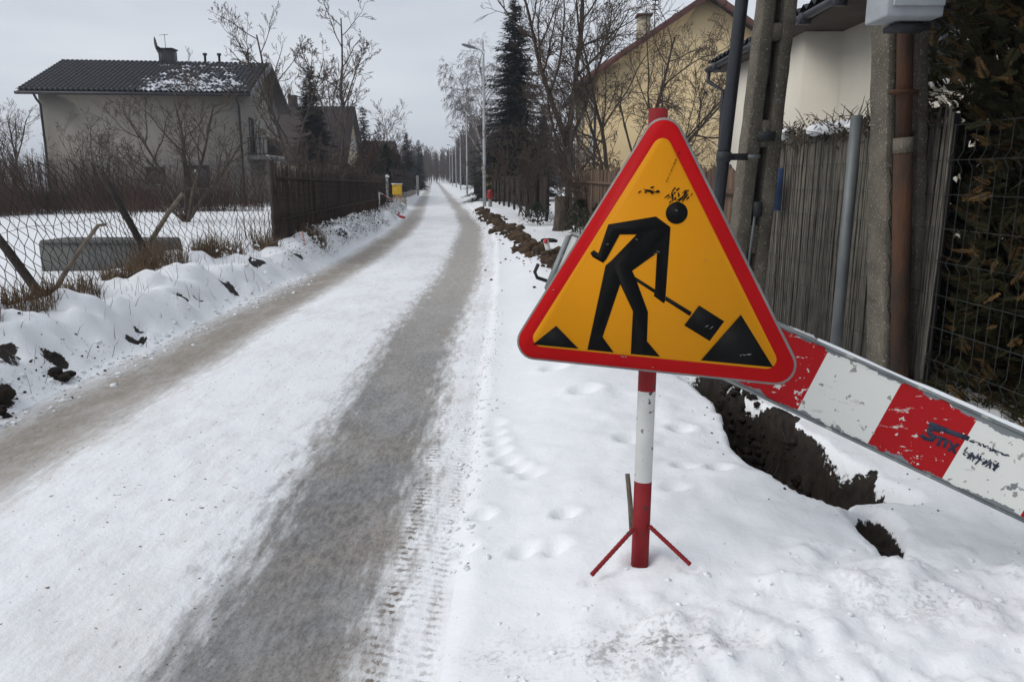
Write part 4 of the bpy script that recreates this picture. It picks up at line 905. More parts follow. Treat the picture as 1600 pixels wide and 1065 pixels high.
for z0, z1, m_ in ((.05, .425, 0), (.425, .742, 1), (.742, 1.665, 0)): P_.tube([ps(z0), ps(z1)], .0305, 20, m_, cap=(m_ == 0))
P_.build('post', [m_postred, m_postwhite], t, smooth=False)
for a, b in (((.420, 2.46, .265), (.268, 2.373, .138)), ((.474, 2.46, .275), (.606, 2.395, .165))):
    A, B = Vector(a), Vector(b); n = 26; MB().tube([A.lerp(B, i / n) for i in range(n + 1)], [.0072 + .0012 * (i % 2) for i in range(n + 1)], 8).build('brace_leg', m_postred, t)
pl = MB().prism(tri(0, .062), FS, 0, .022).build('plate', m_rim, t)
for z in (.22, .52):
    MB().prism([(-.42 + z * .6, z - .018), (.42 - z * .6, z - .018), (.42 - z * .6, z + .018), (-.42 + z * .6, z + .018)], FS, .0225, .035).build('back_rail', m_rim, pl)
MB().prism(tri(.0065, .056), FS, -.0016, -.0002).build('red_border', m_red, pl)
MB().prism(tri(.0475, .030), FS, -.0030, -.0017).build('yellow_panel', m_yellow, pl)
BODY = [(-0.1564, 0.4689), (-0.0038, 0.4995), (0.0443, 0.4682), (0.0442, 0.2352), (0.0406, 0.2264), (0.0069, 0.2478), (0.0093, 0.2625), (0.0075, 0.3849), (-0.0686, 0.324), (-0.0559, 0.3009), (-0.0082, 0.1945), (-0.0052, 0.0997), (0.0401, 0.0536), (-0.0552, 0.0531), (-0.0574, 0.1933), (-0.1049, 0.2789), (-0.1532, 0.1004), (-0.1127, 0.0528), (-0.202, 0.0532), (-0.157, 0.3362), (-0.1378, 0.3544), (-0.0617, 0.4405), (-0.1168, 0.4382), (-0.1556, 0.3569), (-0.1664, 0.3443), (-0.2022, 0.3614), (-0.211, 0.3739), (-0.1999, 0.384), (-0.1833, 0.3744)]
MB().prism(BODY, FS, -.0042, -.0031).build('worker_symbol', m_black, pl)
MB().prism([(.0605 + .034 * math.cos(i * .19635), .5125 + .034 * math.sin(i * .19635)) for i in range(32)], FS, -.0042, -.0031).build('head_symbol', m_black, pl)
sh = MB()
for q in ([(-0.0615, 0.3074), (0.0100, 0.2680), (0.0090, 0.2566), (-0.0553, 0.2924)], [(0.0457, 0.2497), (0.1300, 0.2050), (0.1250, 0.1925), (0.0450, 0.236)], [(0.1512, 0.2278), (0.2316, 0.184), (0.1923, 0.1185), (0.1099, 0.1613)]): sh.prism(q, FS, -.0042, -.0031)
sh.build('shovel_symbol', m_black, pl)
for q in ([(0.2798, 0.2086), (0.3882, 0.0548), (0.1701, 0.0545)], [(-0.3152, 0.124), (-0.2332, 0.0538), (-0.395, 0.0532)]): MB().prism(q, FS, -.0042, -.0031).build('heap_symbol', m_black, pl)
sm = MB(); r = random.Random(11)
def dab(u, z, l, wd, ang, lay=0):
    c, s = math.cos(ang), math.sin(ang); pts = []
    for a in range(7):
        q = 6.2832 * a / 7; x, y = l * math.cos(q) * r.uniform(.6, 1.2), wd * math.sin(q) * r.uniform(.5, 1.3); pts.append((u + x * c - y * s, z + x * s + y * c))
    sm.prism(pts, FS, -.0040 - lay * .00003, -.0031)
k = 0
for i in range(30): k += 1; dab(.030 + i * .0024 + r.gauss(0, .003), .572 + r.gauss(0, .011) - .012 * (i < 8), r.uniform(.004, .013), r.uniform(.0012, .0028), 1.1 + r.gauss(0, .3), k)
for i in range(16): k += 1; dab(-.022 + r.gauss(0, .017), .5765 + r.gauss(0, .005), r.uniform(.003, .008), r.uniform(.0012, .004), r.gauss(.1, .3), k)
for i in range(9): k += 1; dab(.022 + i * .004, .61 + i * .011, r.uniform(.002, .006), .0006, 1.1, k)
sm.build('smudge', m_black, pl)['kind'] = 'stuff'
sc_ = MB(); sm = sc_
for u, z in ((-.245, .455), (-.155, .405), (.0105, .39), (.005, .383), (.16, .37), (.18, .165), (.195, .162), (.30, .085), (.315, .088), (.29, .083), (-.08, .042), (-.07, .043), (-.33, .245), (.02, .017), (.06, .52), (-.06, .425)): k += 1; dab(u, z, r.uniform(.003, .009), .0007, r.uniform(-.6, .9), 4 + k)
sc_.build('scratch', m_scuff, pl)['kind'] = 'stuff'

# ------------------------------------------------------------------ the barrier board
BM_ = Euler((-.085, .372, -.396)).to_matrix(); BO = Vector((1.118, 2.64, .859))
FB = lambda u, v, z: BO + BM_ @ Vector((u, v, z))
t = thing('barrier_board', 'worn red and white striped barrier board slanting down behind the sign', 'barrier', (2.15, 2.2, gz(2.15, 2.2)))
ba = MB(); ba.prism([(-1.03, -.251), (1.30, -.251), (1.30, .0), (-1.03, .0)], FB, .002, .03).build('board', m_bmetal, t)
bd = t.children[-1]
MB().prism([(-1.05, -.235), (-1.031, -.251), (-1.031, 0), (-1.05, -.016)], FB, -.004, .034).build('end_cap', m_bmetal, t)
for z in (.0, -.262): MB().prism([(-1.031, z + .001), (1.30, z + .001), (1.30, z + .010), (-1.031, z + .010)], FB, -.006, .036).build('edge_flange', m_bmetal, t)
sn_ = MB(); n = 60; us_ = np.linspace(-.05, 1.25, n); hh = .006 + .010 * np.maximum(0, fbm(us_, us_ * 0, 5, 3, 9))
for i in range(n): pass
V = []; Fq = []
for i, u in enumerate(us_):
    hq = hh[i]; V += [FB(u, .004, .0105), FB(u, .009, .0105 + hq), FB(u, .026, .0105 + hq), FB(u, .032, .0105)]
for i in range(n - 1):
    for q in range(3): Fq.append((i * 4 + q, (i + 1) * 4 + q, (i + 1) * 4 + q + 1, i * 4 + q + 1))
sn_.add(V, Fq).build('snow_cap', m_snowobj, t, smooth=True)
for s in range(-4, 5):
    u0, u1 = s * .257, (s + 1) * .257
    nu, nz_ = 12, 14; V = []; at = []; Fq = []
    for j in range(nz_ + 1):
        for i in range(nu + 1):
            u = u0 + (u1 - u0) * i / nu; z = -.25 + .249 * j / nz_; V.append(FB(u, 0, z)); e = min(-z, z + .25); at.append(.75 * math.exp(-e / .022) + .08 * (u > .5) + .62 * math.exp(-((u - .70) / .05) ** 2 - ((z + .165) / .035) ** 2) + .4 * math.exp(-((u - .62) / .10) ** 2 - ((z + .01) / .03) ** 2))
    for j in range(nz_):
        for i in range(nu): q = j * (nu + 1) + i; Fq.append((q, q + 1, q + nu + 2, q + nu + 1))
    o0 = np.array(org(bd)); me = mesh_np('stripe', np.array([tuple(v) for v in V]) - o0, Fq, [m_bred if s % 2 else m_bwhite])
    a_ = me.attributes.new('edge', 'FLOAT', 'POINT'); a_.data.foreach_set('value', np.array(at, np.float32)); link_mesh('stripe', me, bd)
g = MB(); gl = [0]
def stroke(pts, wd):
    for a, b in zip(pts, pts[1:]):
        a, b = Vector(a), Vector(b); d = (b - a).normalized(); nn = Vector((-d.y, d.x)) * wd / 2; a = a - d * wd * .35; b = b + d * wd * .35; gl[0] += 1
        g.prism([tuple(a - nn), tuple(b - nn * r.uniform(.8, 1.1)), tuple(b + nn), tuple(a + nn * r.uniform(.8, 1.1))], FB, -.0008 - gl[0] * .00002, -.0002)
stroke([(.400, -.092), (.455, -.0895), (.516, -.0845)], .018)
stroke([(.430, -.101), (.416, -.102), (.403, -.110), (.406, -.119), (.412, -.123), (.428, -.128), (.426, -.140), (.406, -.144), (.394, -.140)], .014)
stroke([(.436, -.121), (.462, -.119)], .010); stroke([(.4485, -.121), (.451, -.146)], .011); stroke([(.4665, -.121), (.470, -.143)], .011)
stroke([(.478, -.118), (.506, -.146)], .010); stroke([(.502, -.116), (.486, -.147)], .010)
for i in range(26): u = r.uniform(.525, .645); stroke([(u, -.0845 + r.gauss(0, .004)), (u + r.uniform(.004, .014), -.0845 + r.gauss(0, .004))], r.uniform(.0015, .005))
for i in range(40): u = r.uniform(.528, .636); stroke([(u, -.132 + r.gauss(0, .008)), (u + r.uniform(.002, .009), -.132 + r.gauss(0, .008))], r.uniform(.0015, .0055))
g.build('graffiti', m_graf, bd)
hk = MB(); hk.tube([FB(-.76, .10, -.13), FB(-.9, .06, -.17), FB(-1.06, .05, -.215), FB(-1.10, .02, -.215), FB(-1.112, .0, -.195), FB(-1.108, -.01, -.16)], .0075, 8).tube([ps(1.06), FB(-.78, .06, -.09)], .009, 8).tube([FB(-.76, .10, -.13), FB(-.76, .03, -.13)], .0075, 8)
hk.build('hook_rod', m_boxdark, t)
MB().prism([(1.18, -.50), (1.22, -.50), (1.22, -.02), (1.18, -.02)], FB, .037, .07).build('support_leg', m_bmetal, t)

# ------------------------------------------------------------------ trees and shrubs
U3 = (0, 0, 1)
bare_tree('bare_tree', 'spreading bare fruit tree in front of the grey house', (-10.7, 25.5, 0), [((0, 0, 0), (-.45, .1, 1), 3.6, .075), ((.05, 0, 0), (.35, 0, 1), 3.9, .075), ((0, .05, 0), (-.05, .2, 1), 4.1, .08), ((0, 0, 0), (.8, -.1, 1), 3.3, .06), ((0, 0, 0), (-.9, -.1, 1), 3.2, .055)], {**PT, 'n': [8, 5, 4, 3]}, group='bare trees')
bare_tree('bare_tree', 'tall slim bare tree left of the dark spruce', (-7.8, 28.5, 0), [((0, 0, 0), (-.06, 0, 1), 6.4, .085), ((0, 0, 1.9), (-.35, 0, 1), 4.7, .05), ((0, 0, 2.2), (.3, .1, 1), 3.6, .04)], {**PT, 'n': [11, 5, 4, 4], 'lr': [.40, .5, .55, .6]}, m_barkg, group='bare trees')
bare_tree('bare_tree', 'tall slim bare tree right of the dark spruce', (-6.15, 27, 0), [((0, 0, 0), (.0, 0, 1), 6.6, .075), ((0, 0, 2.4), (.38, .1, 1), 3.4, .04), ((0, 0, 3.0), (-.25, 0, 1), 3.0, .035)], {**PT, 'n': [11, 5, 4, 4], 'lr': [.40, .5, .55, .6]}, m_barkg, group='bare trees')
bare_tree('bare_shrub', 'bare bush against the left end of the grey house wall', (-19.6, 37, 0), [((rng.gauss(0, .25), rng.gauss(0, .25), 0), (rng.gauss(0, .42), rng.gauss(0, .3), 1), rng.uniform(2.6, 4.0), .03) for _ in range(10)], {**PT, 'n': [6, 4, 3, 2]}, cat='shrub', group='bare shrubs')
bare_tree('bare_tree', 'bare tree at the far left edge beyond the brush', (-29.3, 46, 0), [((0, 0, 0), (0, 0, 1), 4.6, .1), ((0, 0, 1.5), (.5, 0, 1), 3.6, .06), ((0, 0, 1.5), (-.5, 0, 1), 3.6, .06)], {**PT, 'n': [8, 5, 4, 3]}, group='bare trees')
bare_tree('bare_tree', 'thin bare tree rising behind the roof of the grey house', (-20, 58, 0), [((0, 0, 0), (0, 0, 1), 9.6, .11), ((0, 0, 4), (.4, 0, 1), 5.5, .06), ((0, 0, 4), (-.4, 0, 1), 5.5, .06)], {**PT, 'n': [9, 5, 4, 3], 'lr': [.35, .5, .5, .55], 'rmin': .012}, group='bare trees')
bare_tree('bare_tree', 'thin bare tree behind the right end of the dark roof', (-19.6, 66, 0), [((4, 0, 0), (0, 0, 1), 9.5, .11), ((4, 0, 4), (.3, 0, 1), 5, .05)], {**PT, 'n': [9, 5, 4, 3], 'lr': [.35, .5, .5, .55], 'rmin': .012}, group='bare trees')
bare_tree('bare_shrub', 'reddish brown bush behind the end of the left slat fence', (-8.7, 50, 0), [((rng.gauss(0, .7), rng.gauss(0, .5), 0), (rng.gauss(0, .3), rng.gauss(0, .3), 1), rng.uniform(2.2, 3.6), .04) for _ in range(16)], {**PT, 'n': [7, 5, 4, 2], 'rmin': .009}, m_twigr, m_twigr, 'shrub', 'bare shrubs')
bare_tree('bare_shrub', 'tangled bare bush in front of the slim bare trees', (-6.9, 26.5, 0), [((rng.gauss(0, .6), rng.gauss(0, .4), 0), (rng.gauss(0, .5), rng.gauss(0, .3), 1), rng.uniform(1.8, 2.8), .025) for _ in range(12)], {**PT, 'n': [6, 4, 3, 2]}, cat='shrub', group='bare shrubs')
bare_tree('bare_tree', 'thin pale bare tree beyond the reddish bush', (-11.5, 70, 0), [((0, 0, 0), (0, 0, 1), 6.6, .08), ((0, 0, 2), (.3, 0, 1), 4.0, .04)], {**PT, 'n': [8, 5, 4, 2], 'rmin': .012}, m_barkg, m_birtw, group='bare trees')
# right side
bare_tree('bare_tree', 'bare fruit tree with forked trunk right of the tall spruce', (1.65, 22, 0), [((0, 0, 0), (-.06, 0, 1), 2.7, .135), ((-.12, 0, 2.2), (-.30, 0, 1), 4.6, .085), ((-.1, 0, 2.4), (.12, .1, 1), 5.2, .085), ((-.1, 0, 1.7), (-.75, -.2, 1), 2.6, .05), ((-.1, 0, 2.0), (.55, .2, 1), 4.2, .055)], {**PT, 'n': [9, 6, 4, 3]}, group='bare trees')
bare_tree('bare_tree', 'wide bare tree with several stems leaning right before the yellow wall', (2.95, 23.6, 0), [((0, 0, 0), (.03, 0, 1), 5.2, .085), ((.1, 0, 0), (.35, 0, 1), 5.8, .085), ((.2, .1, .1), (.72, .1, 1), 5.6, .07), ((.25, 0, .2), (1.15, 0, 1), 4.9, .055), ((-.1, 0, .3), (-.25, .2, 1), 4.6, .055)], {**PT, 'n': [10, 6, 5, 4], 'ang': [(30, 70), (25, 65), (25, 60), (25, 60)], 'up': [.02, .04, .03, .02, .01]}, group='bare trees')
bare_tree('bare_shrub', 'brown twiggy bush behind the dark board fence', (.75, 26.5, 0), [((rng.gauss(0, .3), rng.gauss(0, .3), 0), (rng.gauss(-.05, .35), rng.gauss(0, .3), 1), rng.uniform(2.0, 3.0), .025) for _ in range(10)], {**PT, 'n': [7, 5, 3, 3]}, m_twig, m_twig, 'shrub', 'bare shrubs')
bare_tree('bare_shrub', 'low bare bush behind the weathered fence beside the sign', (2.1, 18.2, 0), [((rng.gauss(0, .4), rng.gauss(0, .4), 0), (rng.gauss(-.05, .4), rng.gauss(0, .3), 1), rng.uniform(1.0, 1.9), .018) for _ in range(14)], {**PT, 'n': [6, 5, 3, 2]}, m_twig, m_twig, 'shrub', 'bare shrubs')
bare_tree('bare_tree', 'distant bare tree above the roof of the yellow house', (5.2, 62, 0), [((0, 0, 0), (0, 0, 1), 12.5, .14), ((0, 0, 5), (.35, 0, 1), 7, .07), ((0, 0, 5), (-.35, 0, 1), 7, .07)], {**PT, 'n': [9, 6, 4, 3], 'lr': [.35, .5, .5, .55], 'rmin': .014}, group='bare trees')
PB = {**PT, 'seg': [9, 7, 6, 6, 5], 'n': [17, 7, 5, 4], 'lr': [.46, .55, .65, .8], 'up': [.02, .02, -.10, -.22, -.30], 'ang': [(30, 60), (25, 60), (25, 60), (25, 60)], 'rmin': .0075}
bare_tree('birch_tree', 'pale weeping birch behind the nearest street lamp', (-2.3, 66, 0), [((0, 0, 0), (-.03, 0, 1), 10.8, .14), ((0, 0, 3), (-.22, 0, 1), 6.8, .07)], PB, m_birch, m_birtw)
SA = spruce_mesh(10.9, 3.25, 5, m_needle, z0=.7, dens=1.2, spray=.38); SB = spruce_mesh(9., 2.2, 9, m_needle, z0=.5, dens=1.05, spray=.42); SC = spruce_mesh(8., 1.9, 12, m_needleb, z0=.3, dens=.7, spray=.4)
put_tree('spruce_tree', 'tall dark spruce right of the road above the board fence', SA, (.18, 45.5), 1.0)
put_tree('spruce_tree', 'dark spruce beside the balcony of the grey house', SB, (-11.3, 45), .84)
put_tree('spruce_tree', 'small bluish spruce standing clear against the sky on the left', SC, (-18.7, 100), 1.27)
for (x, y, s, me, l) in ((-9.6, 72, .60, SB, 'dark spruce behind the plinth fence on the left'), (-10.9, 92, .72, SC, 'bluish spruce far down the left side, left of a twin'), (-12.4, 108, .6, SC, 'small bluish spruce far down the left side near the road'), (-.6, 58, .62, SB, 'low dark spruce behind the big spruce on the right'), (-2.0, 76, .80, SB, 'dark spruce between the second and third lamps'),
                      (-1.0, 92, .9, SB, 'dark spruce far back on the right behind the birch'), (2.2, 56, .7, SB, 'dark spruce right behind the big spruce'), (-17, 118, .7, SC, 'snow dusted spruce at the far left end of the road'), (-4.0, 104, 1.0, SB, 'far dark spruce right of the distant lamps')):
    put_tree('spruce_tree', l, me, (x, y), s, 'spruces in the distance', rng.random() * 6)
def evergreen(label, x, y, h, rad, seed, mt=None, n=1500, leaf=.16, grp='evergreen shrubs', cat='shrub', shape=1.):
    t = thing('evergreen_shrub', label, cat, (x, y, gz(x, y)), grp); r = np.random.default_rng(seed); z0 = gz(x, y)
    MB().tube([(x, y, z0 - .05), (x, y, z0 + h * .8)], [.05 * h / 2, .015], 5).build('trunk', m_bark, t)
    f = r.random(n) ** shape; a = r.random(n) * 6.283; rr = rad * np.minimum(1, (1 - f) * 1.9 + .05) * r.uniform(.4, 1.1, n) * (1 + .2 * np.sin(3 * a + f * 9))
    P0 = np.stack([x + rr * np.cos(a), y + rr * np.sin(a), z0 + .05 + f * h * .97], 1); D = np.stack([np.cos(a), np.sin(a), r.normal(.5, .6, n)], 1) + r.normal(0, .4, (n, 3)); D /= np.linalg.norm(D, axis=1, keepdims=True)
    L = r.uniform(.5, 1.3, n) * leaf; V, F_ = sprays(P0, D, L, L * r.uniform(.3, .6, n)); link_mesh('crown', mesh_np('crown', V - np.array(org(t)), F_, [mt or m_leafd]), t)
for (x, y, h, rad, l) in ((-7.2, 45, 3.0, .7, 'upright evergreen behind the yellow box'), (-7.7, 49, 2.9, .75, 'second upright evergreen of the hedge behind the dark left fence'), (-8.2, 54, 3.1, .8, 'third upright evergreen of the hedge behind the dark left fence'), (-8.6, 59, 2.9, .8, 'farthest evergreen of the hedge behind the dark left fence'), (-9.6, 52, 3.8, 1.1, 'broad dark evergreen behind the reddish bush'),
                          (-10.2, 40, 2.2, 1.4, 'wide dark evergreen below the slim bare trees'), (-8.6, 41, 2.0, 1.2, 'wide dark evergreen below the reddish bush')):
    evergreen(l, x, y, h, rad, int(y), n=1800, leaf=.22, shape=.9)
for (x, y, h, rad, l) in ((1.55, 17.6, .75, .4, 'low dark green shrub right of the tree stump'), (1.85, 16.4, .7, .4, 'low dark green shrub just left of the sign edge'), (.75, 22.5, .55, .45, 'small green creeper at the foot of the board fence')):
    evergreen(l, x, y, h, rad, int(y), n=500, leaf=.11)
t = thing('tree_stump', 'dark upright tree stump at the near end of the board fence', 'stump', (1.27, 19.6, gz(1.27, 19.6)))
z = gz(1.27, 19.6); MB().tube([(1.27, 19.6, z - .1), (1.27, 19.6, z + .08), (1.26, 19.6, z + .4), (1.25, 19.6, z + .84)], [.30, .24, .19, .18], 11).build('trunk', m_bark, t)

# brush, grass, low growth
r_ = np.random.default_rng(4)
n = 36000; xs = r_.uniform(-34, -9.0, n); ys = 39.5 - 12.5 * r_.random(n) ** 1.3; k_ = fbm(xs, ys, .35, 3, 2) > -.12 + .45 * ss(34, 28, ys) + .22 * ss(-19, -13, xs) - .2 * ss(-17, -21, xs); xs, ys = xs[k_], ys[k_]
o = blades('dry_brush', m_brush, np.stack([xs, ys, np.zeros_like(xs)], 1), .4, 2.3, .36, wd=.014, kind='stuff', seed=3, clump=1.2)
setp(o, 'reddish brown dry brush growing in front of the grey house', 'brush')
n = 2600; xs = r_.uniform(-14, -4.6, n); ys = r_.uniform(11, 30, n); k_ = fbm(xs, ys, .5, 3, 12) > .22; xs, ys = xs[k_], ys[k_]
setp(blades('field_grass', m_grass, np.stack([xs, ys, height(xs, ys)], 1), .1, .45, .5, wd=.008, kind='stuff', seed=8), 'thin dry grass poking through the snowy field', 'grass')
n = 1100; xs = r_.uniform(-6.6, -4.0, n); ys = r_.uniform(13, 36, n); xs = xr(ys) - r_.uniform(3.75, 4.6, n)
setp(blades('fence_grass', m_brush, np.stack([xs, ys, height(xs, ys)], 1), .15, .7, .35, wd=.011, kind='stuff', seed=18), 'brown weeds along the foot of the left slat fence', 'grass')
TF = [(-4.05, 6.35, .30, .24, 'tuft of brown grass at the foot of the nearest leaning post'), (-4.45, 9.7, .46, .34, 'big brown grass tuft at the foot of the long leaning post'), (-4.35, 9.0, .30, .22, 'smaller brown grass tuft in front of the concrete trough'), (-4.15, 11.2, .42, .28, 'brown grass tuft on the bank right of the concrete trough'), (-3.95, 12.4, .36, .22, 'brown grass tuft beside the upright dark fence post'), (-4.05, 7.0, .26, .25, 'tangled grass tuft below the forked wooden brace'), (-3.75, 14.6, .38, .25, 'dark grass tuft at the start of the slat fence'), (-4.0, 5.55, .28, .2, 'grass tuft on the bank nearest the left edge of the picture'), (-4.2, 8.2, .26, .2, 'low grass tuft under the middle of the sagging netting'), (-4.2, 10.6, .34, .2, 'grass tuft just right of the big brown tuft')]
for i, (x, y, h, rd, l) in enumerate(TF):
    n = 420; a = r_.random(n) * 6.283; q = rd * np.sqrt(r_.random(n)); px = x + q * np.cos(a); py = y + q * np.sin(a)
    o = blades('grass_tuft', m_grass, np.stack([px, py, height(px, py) - .02], 1), h * .4, h, .45, wd=.007, seed=30 + i, bend=.9); setp(o, l, 'grass', 'dry grass tufts on the left bank')
# leaves and snow clumps of the low plants on the bank
n = 6500; ys = r_.uniform(10.8, 36, n); xs = xr(ys) - r_.uniform(3.25, 4.0, n); k_ = fbm(xs * 2, ys, .9, 3, 5) > -.05; xs, ys = xs[k_], ys[k_]; n = len(xs)
D = r_.normal(0, 1, (n, 3)); D[:, 2] = np.abs(D[:, 2]) * .4 - .3; D[:, 0] += .6; D /= np.linalg.norm(D, axis=1, keepdims=True); L = r_.uniform(.03, .06, n) + r_.uniform(0, .06, n) * ss(12, 20, ys)
V, F_ = sprays(np.stack([xs, ys, height(xs, ys) + r_.uniform(.02, .17, n)], 1), D, L, L * .42); setp(link_mesh('low_plants', mesh_np('low_plants', V, F_, [m_leafl])), 'dark drooping leaves of low plants on the snowy left bank', 'plants', kind='stuff')
def lump_mesh(name, items, mt, sub=2, jit=.2, seed=1):
    b = bmesh.new(); bmesh.ops.create_icosphere(b, subdivisions=sub, radius=1); bv = np.array([v.co[:] for v in b.verts]); bf = np.array([[v.index for v in f.verts] for f in b.faces]); b.free()
    rr = np.random.default_rng(seed); Vs = []; Fs = []; nv = len(bv)
    for i, (x, y, z, sx, sy, sz) in enumerate(items):
        a = rr.random() * 6.28; q = bv * (1 + rr.normal(0, jit, (nv, 1))) * np.array([sx, sy, sz]); c, s = math.cos(a), math.sin(a)
        Vs.append(np.stack([q[:, 0] * c - q[:, 1] * s + x, q[:, 0] * s + q[:, 1] * c + y, q[:, 2] + z], 1)); Fs.append(bf + i * nv)
    return mesh_np(name, np.concatenate(Vs), np.concatenate(Fs), [mt], True)
n = 3000; ys = r_.uniform(10.5, 36, n); xs = xr(ys) - r_.uniform(3.3, 4.0, n); k_ = fbm(xs * 2, ys, .9, 3, 5) > -.12; xs, ys = xs[k_], ys[k_]; n = len(xs)
D = r_.normal(0, 1, (n, 3)); D[:, 2] = -np.abs(D[:, 2]) * .7 - .1; D[:, 0] += .7; D[:, 1] -= .4; D /= np.linalg.norm(D, axis=1, keepdims=True); L = r_.uniform(.035, .08, n) + r_.uniform(0, .08, n) * ss(12, 20, ys)
V, F_ = sprays(np.stack([xs, ys, height(xs, ys) + r_.uniform(.05, .2, n)], 1), D, L, L * .5); setp(link_mesh('snow_laden_leaves', mesh_np('snow_laden_leaves', V, F_, [m_snowobj])), 'snow lying on the drooping plants of the left bank', 'snow', kind='stuff')
# soil thrown up along the trench
it = []
for i in range(1500):
    y = 8.6 + 25.4 * r_.random() ** 1.25; k = .6 + .5 * math.sin(y * 1.9) * .4; x = trx(y) + r_.normal(0, .13 + .05 * math.sin(y)); s = (.018 + .10 * r_.random() ** 3) * k * 1.1; it.append((x, y, gz(x, y) + s * .35 + .05 * max(0, 1 - abs(x - trx(y)) / .2), s * 1.2, s * 1.2, s * .9))
setp(link_mesh('trench_soil', lump_mesh('trench_soil', it, m_soil, 2, .17, 6)), 'ridge of loose brown soil along the right verge', 'soil', kind='stuff')
it = []
for i in range(700):
    y = r_.uniform(3.15, 5.1); x = trx(y) + r_.uniform(-.11, .15); s = .006 + .028 * r_.random() ** 2; it.append((x, y, gz(x, y) + s * .2, s * 1.2, s, s * .8))
for i in range(60):
    u = r_.uniform(-.12, .0); x, y = 1.40 - u * .24 + r_.normal(0, .025), 2.62 - u * .97 + r_.normal(0, .02); s = r_.uniform(.008, .022); it.append((x, y, gz(x, y), s, s, s))
setp(link_mesh('trench_clods', lump_mesh('trench_clods', it, m_darksoil, 2, .2, 7)), 'dark wet clods in the open trench near the barrier', 'soil', kind='stuff')
n = 130; ys = r_.uniform(3.2, 4.9, n); xs = trx(ys) + r_.normal(.04, .05, n)
setp(blades('trench_grass', m_grass, np.stack([xs, ys, height(xs, ys)], 1), .04, .14, 1.2, wd=.003, kind='stuff', seed=44, bend=1.2), 'dead grass roots hanging in the open trench', 'grass')
for (x, y, s, l) in ((-3.33, 4.72, .11, 'large dark soil clod at the road edge, lower left'), (-3.62, 4.78, .09, 'dark clod at the left edge of the picture on the bank'), (-3.28, 5.42, .07, 'round soil clod below the bank near the netting'), (-3.2, 4.6, .05, 'small soil crumb beside the large clod')):
    m_ = lump_mesh('soil_clod', [(r_.normal(0, s * .55), r_.normal(0, s * .5), r_.normal(-.1, .25) * s, s * q, s * q * r_.uniform(.6, 1), s * q * r_.uniform(.5, .8)) for q in (.9, .8, .7, .6, .5, .45, .4, .35, .3)], m_darksoil, 2, .13, int(s * 1000)); setp(link_mesh('soil_clod', m_, None, (x, y, gz(x, y) + s * .3)), l, 'soil')
for (x, y, s, l) in ((.75, 15.6, .09, 'dark broken clod on the snow beside the soil ridge'), (.95, 14.2, .07, 'dark clod on the snow nearest the stump')):
    m_ = lump_mesh('soil_clod', [(0, 0, 0, s * 2, s, s * .6)], m_darksoil, 3, .08, int(s * 900)); setp(link_mesh('soil_clod', m_, None, (x, y, gz(x, y) + s * .3)), l, 'soil')

it = []
for i in range(170):
    x = r_.uniform(-.12, 2.6); y = 1.75 + .75 * r_.random() ** 1.2 + (.15 if x > .9 else 0); s = .003 + .010 * r_.random() ** 3; it.append((x, y, gz(x, y) - s * .1, s * 1.2, s, s * .75))
for i in range(500):
    y = r_.uniform(2.6, 9); x = float(xr(y)) - .2 + r_.normal(0, .06); s = .003 + .011 * r_.random() ** 3; it.append((x, y, gz(x, y) + s * .1, s * 1.2, s, s * .7))
for i in range(500):
    y = r_.uniform(3.6, 12); x = float(xr(y)) - 3.15 + r_.normal(0, .12); s = .006 + .022 * r_.random() ** 3; it.append((x, y, gz(x, y) + s * .0, s * 1.2, s, s * .7))
setp(link_mesh('snow_crumbs', lump_mesh('snow_crumbs', it, m_snowobj, 2, .28, 16)), 'small crumbs of broken snow beside the road and in the foreground', 'snow', kind='stuff')
it = []
for i in range(420):
    y = r_.uniform(2.9, 6.0); x = trx(y) + r_.normal(0, .19); s = .0015 + .0055 * r_.random() ** 4; it.append((x, y, gz(x, y) + s * .3, s * 1.2, s, s * .8))
for i in range(200):
    y = r_.uniform(4.4, 6.2); x = -3.32 + r_.normal(0, .14); s = .0025 + .009 * r_.random() ** 4; it.append((x, y, gz(x, y) + s * .3, s * 1.2, s, s * .8))
for i in range(300):
    y = r_.uniform(8, 33); x = trx(y) + r_.normal(-.1, .35); s = .006 + .02 * r_.random() ** 3; it.append((x, y, gz(x, y) + s * .3, s * 1.3, s, s * .7))
setp(link_mesh('soil_crumbs', lump_mesh('soil_crumbs', it, m_darksoil, 1, .15, 17)), 'dark soil crumbs scattered on the snow round the diggings', 'soil', kind='stuff')
n = 260; ys = r_.uniform(3.8, 11.5, n); xs = -3.2 - r_.random(n) ** .7 * .9
setp(blades('bank_stems', m_brush, np.stack([xs, ys, height(xs, ys) - .02], 1), .06, .26, .6, wd=.005, kind='stuff', seed=61, bend=1.0), 'thin dead stems poking out of the snow on the near left bank', 'grass')
# small things
setp(MB().tube([(.452, 2.66, gz(.452, 2.66) - .03), (.445, 2.70, .25), (.437, 2.74, .355)], [.010, .0095, .009], 8).build('wooden_stick', m_oldwood, None, (.45, 2.7, .1)), 'thin brown stick standing in the snow behind the sign post', 'stick')
t = thing('marker_peg', 'short pale wooden peg with red tape beside the soil ridge', 'peg', (.62, 13.2, gz(.62, 13.2)))
MB().box((.62, 13.2, gz(.62, 13.2) + .12), (.09, .03, .34), Euler((0, -.25, 0)).to_matrix()).build('stake', m_tapew, t); MB().box((.575, 13.18, gz(.62, 13.2) + .27), (.06, .035, .07)).build('tape', m_taper, t)
setp(MB().box((.98, 13.4, gz(.98, 13.4) + .05), (.05, .06, .22), Euler((.3, .4, 0)).to_matrix()).build('dark_peg', m_blackwood, None, (.98, 13.4, .1)), 'short black peg stuck in the snow left of the barrier end', 'peg')
t = thing('tape_stake', 'white stake with barrier tape in front of the left slat fence', 'stake', (-5.35, 31.5, gz(-5.35, 31.5)))
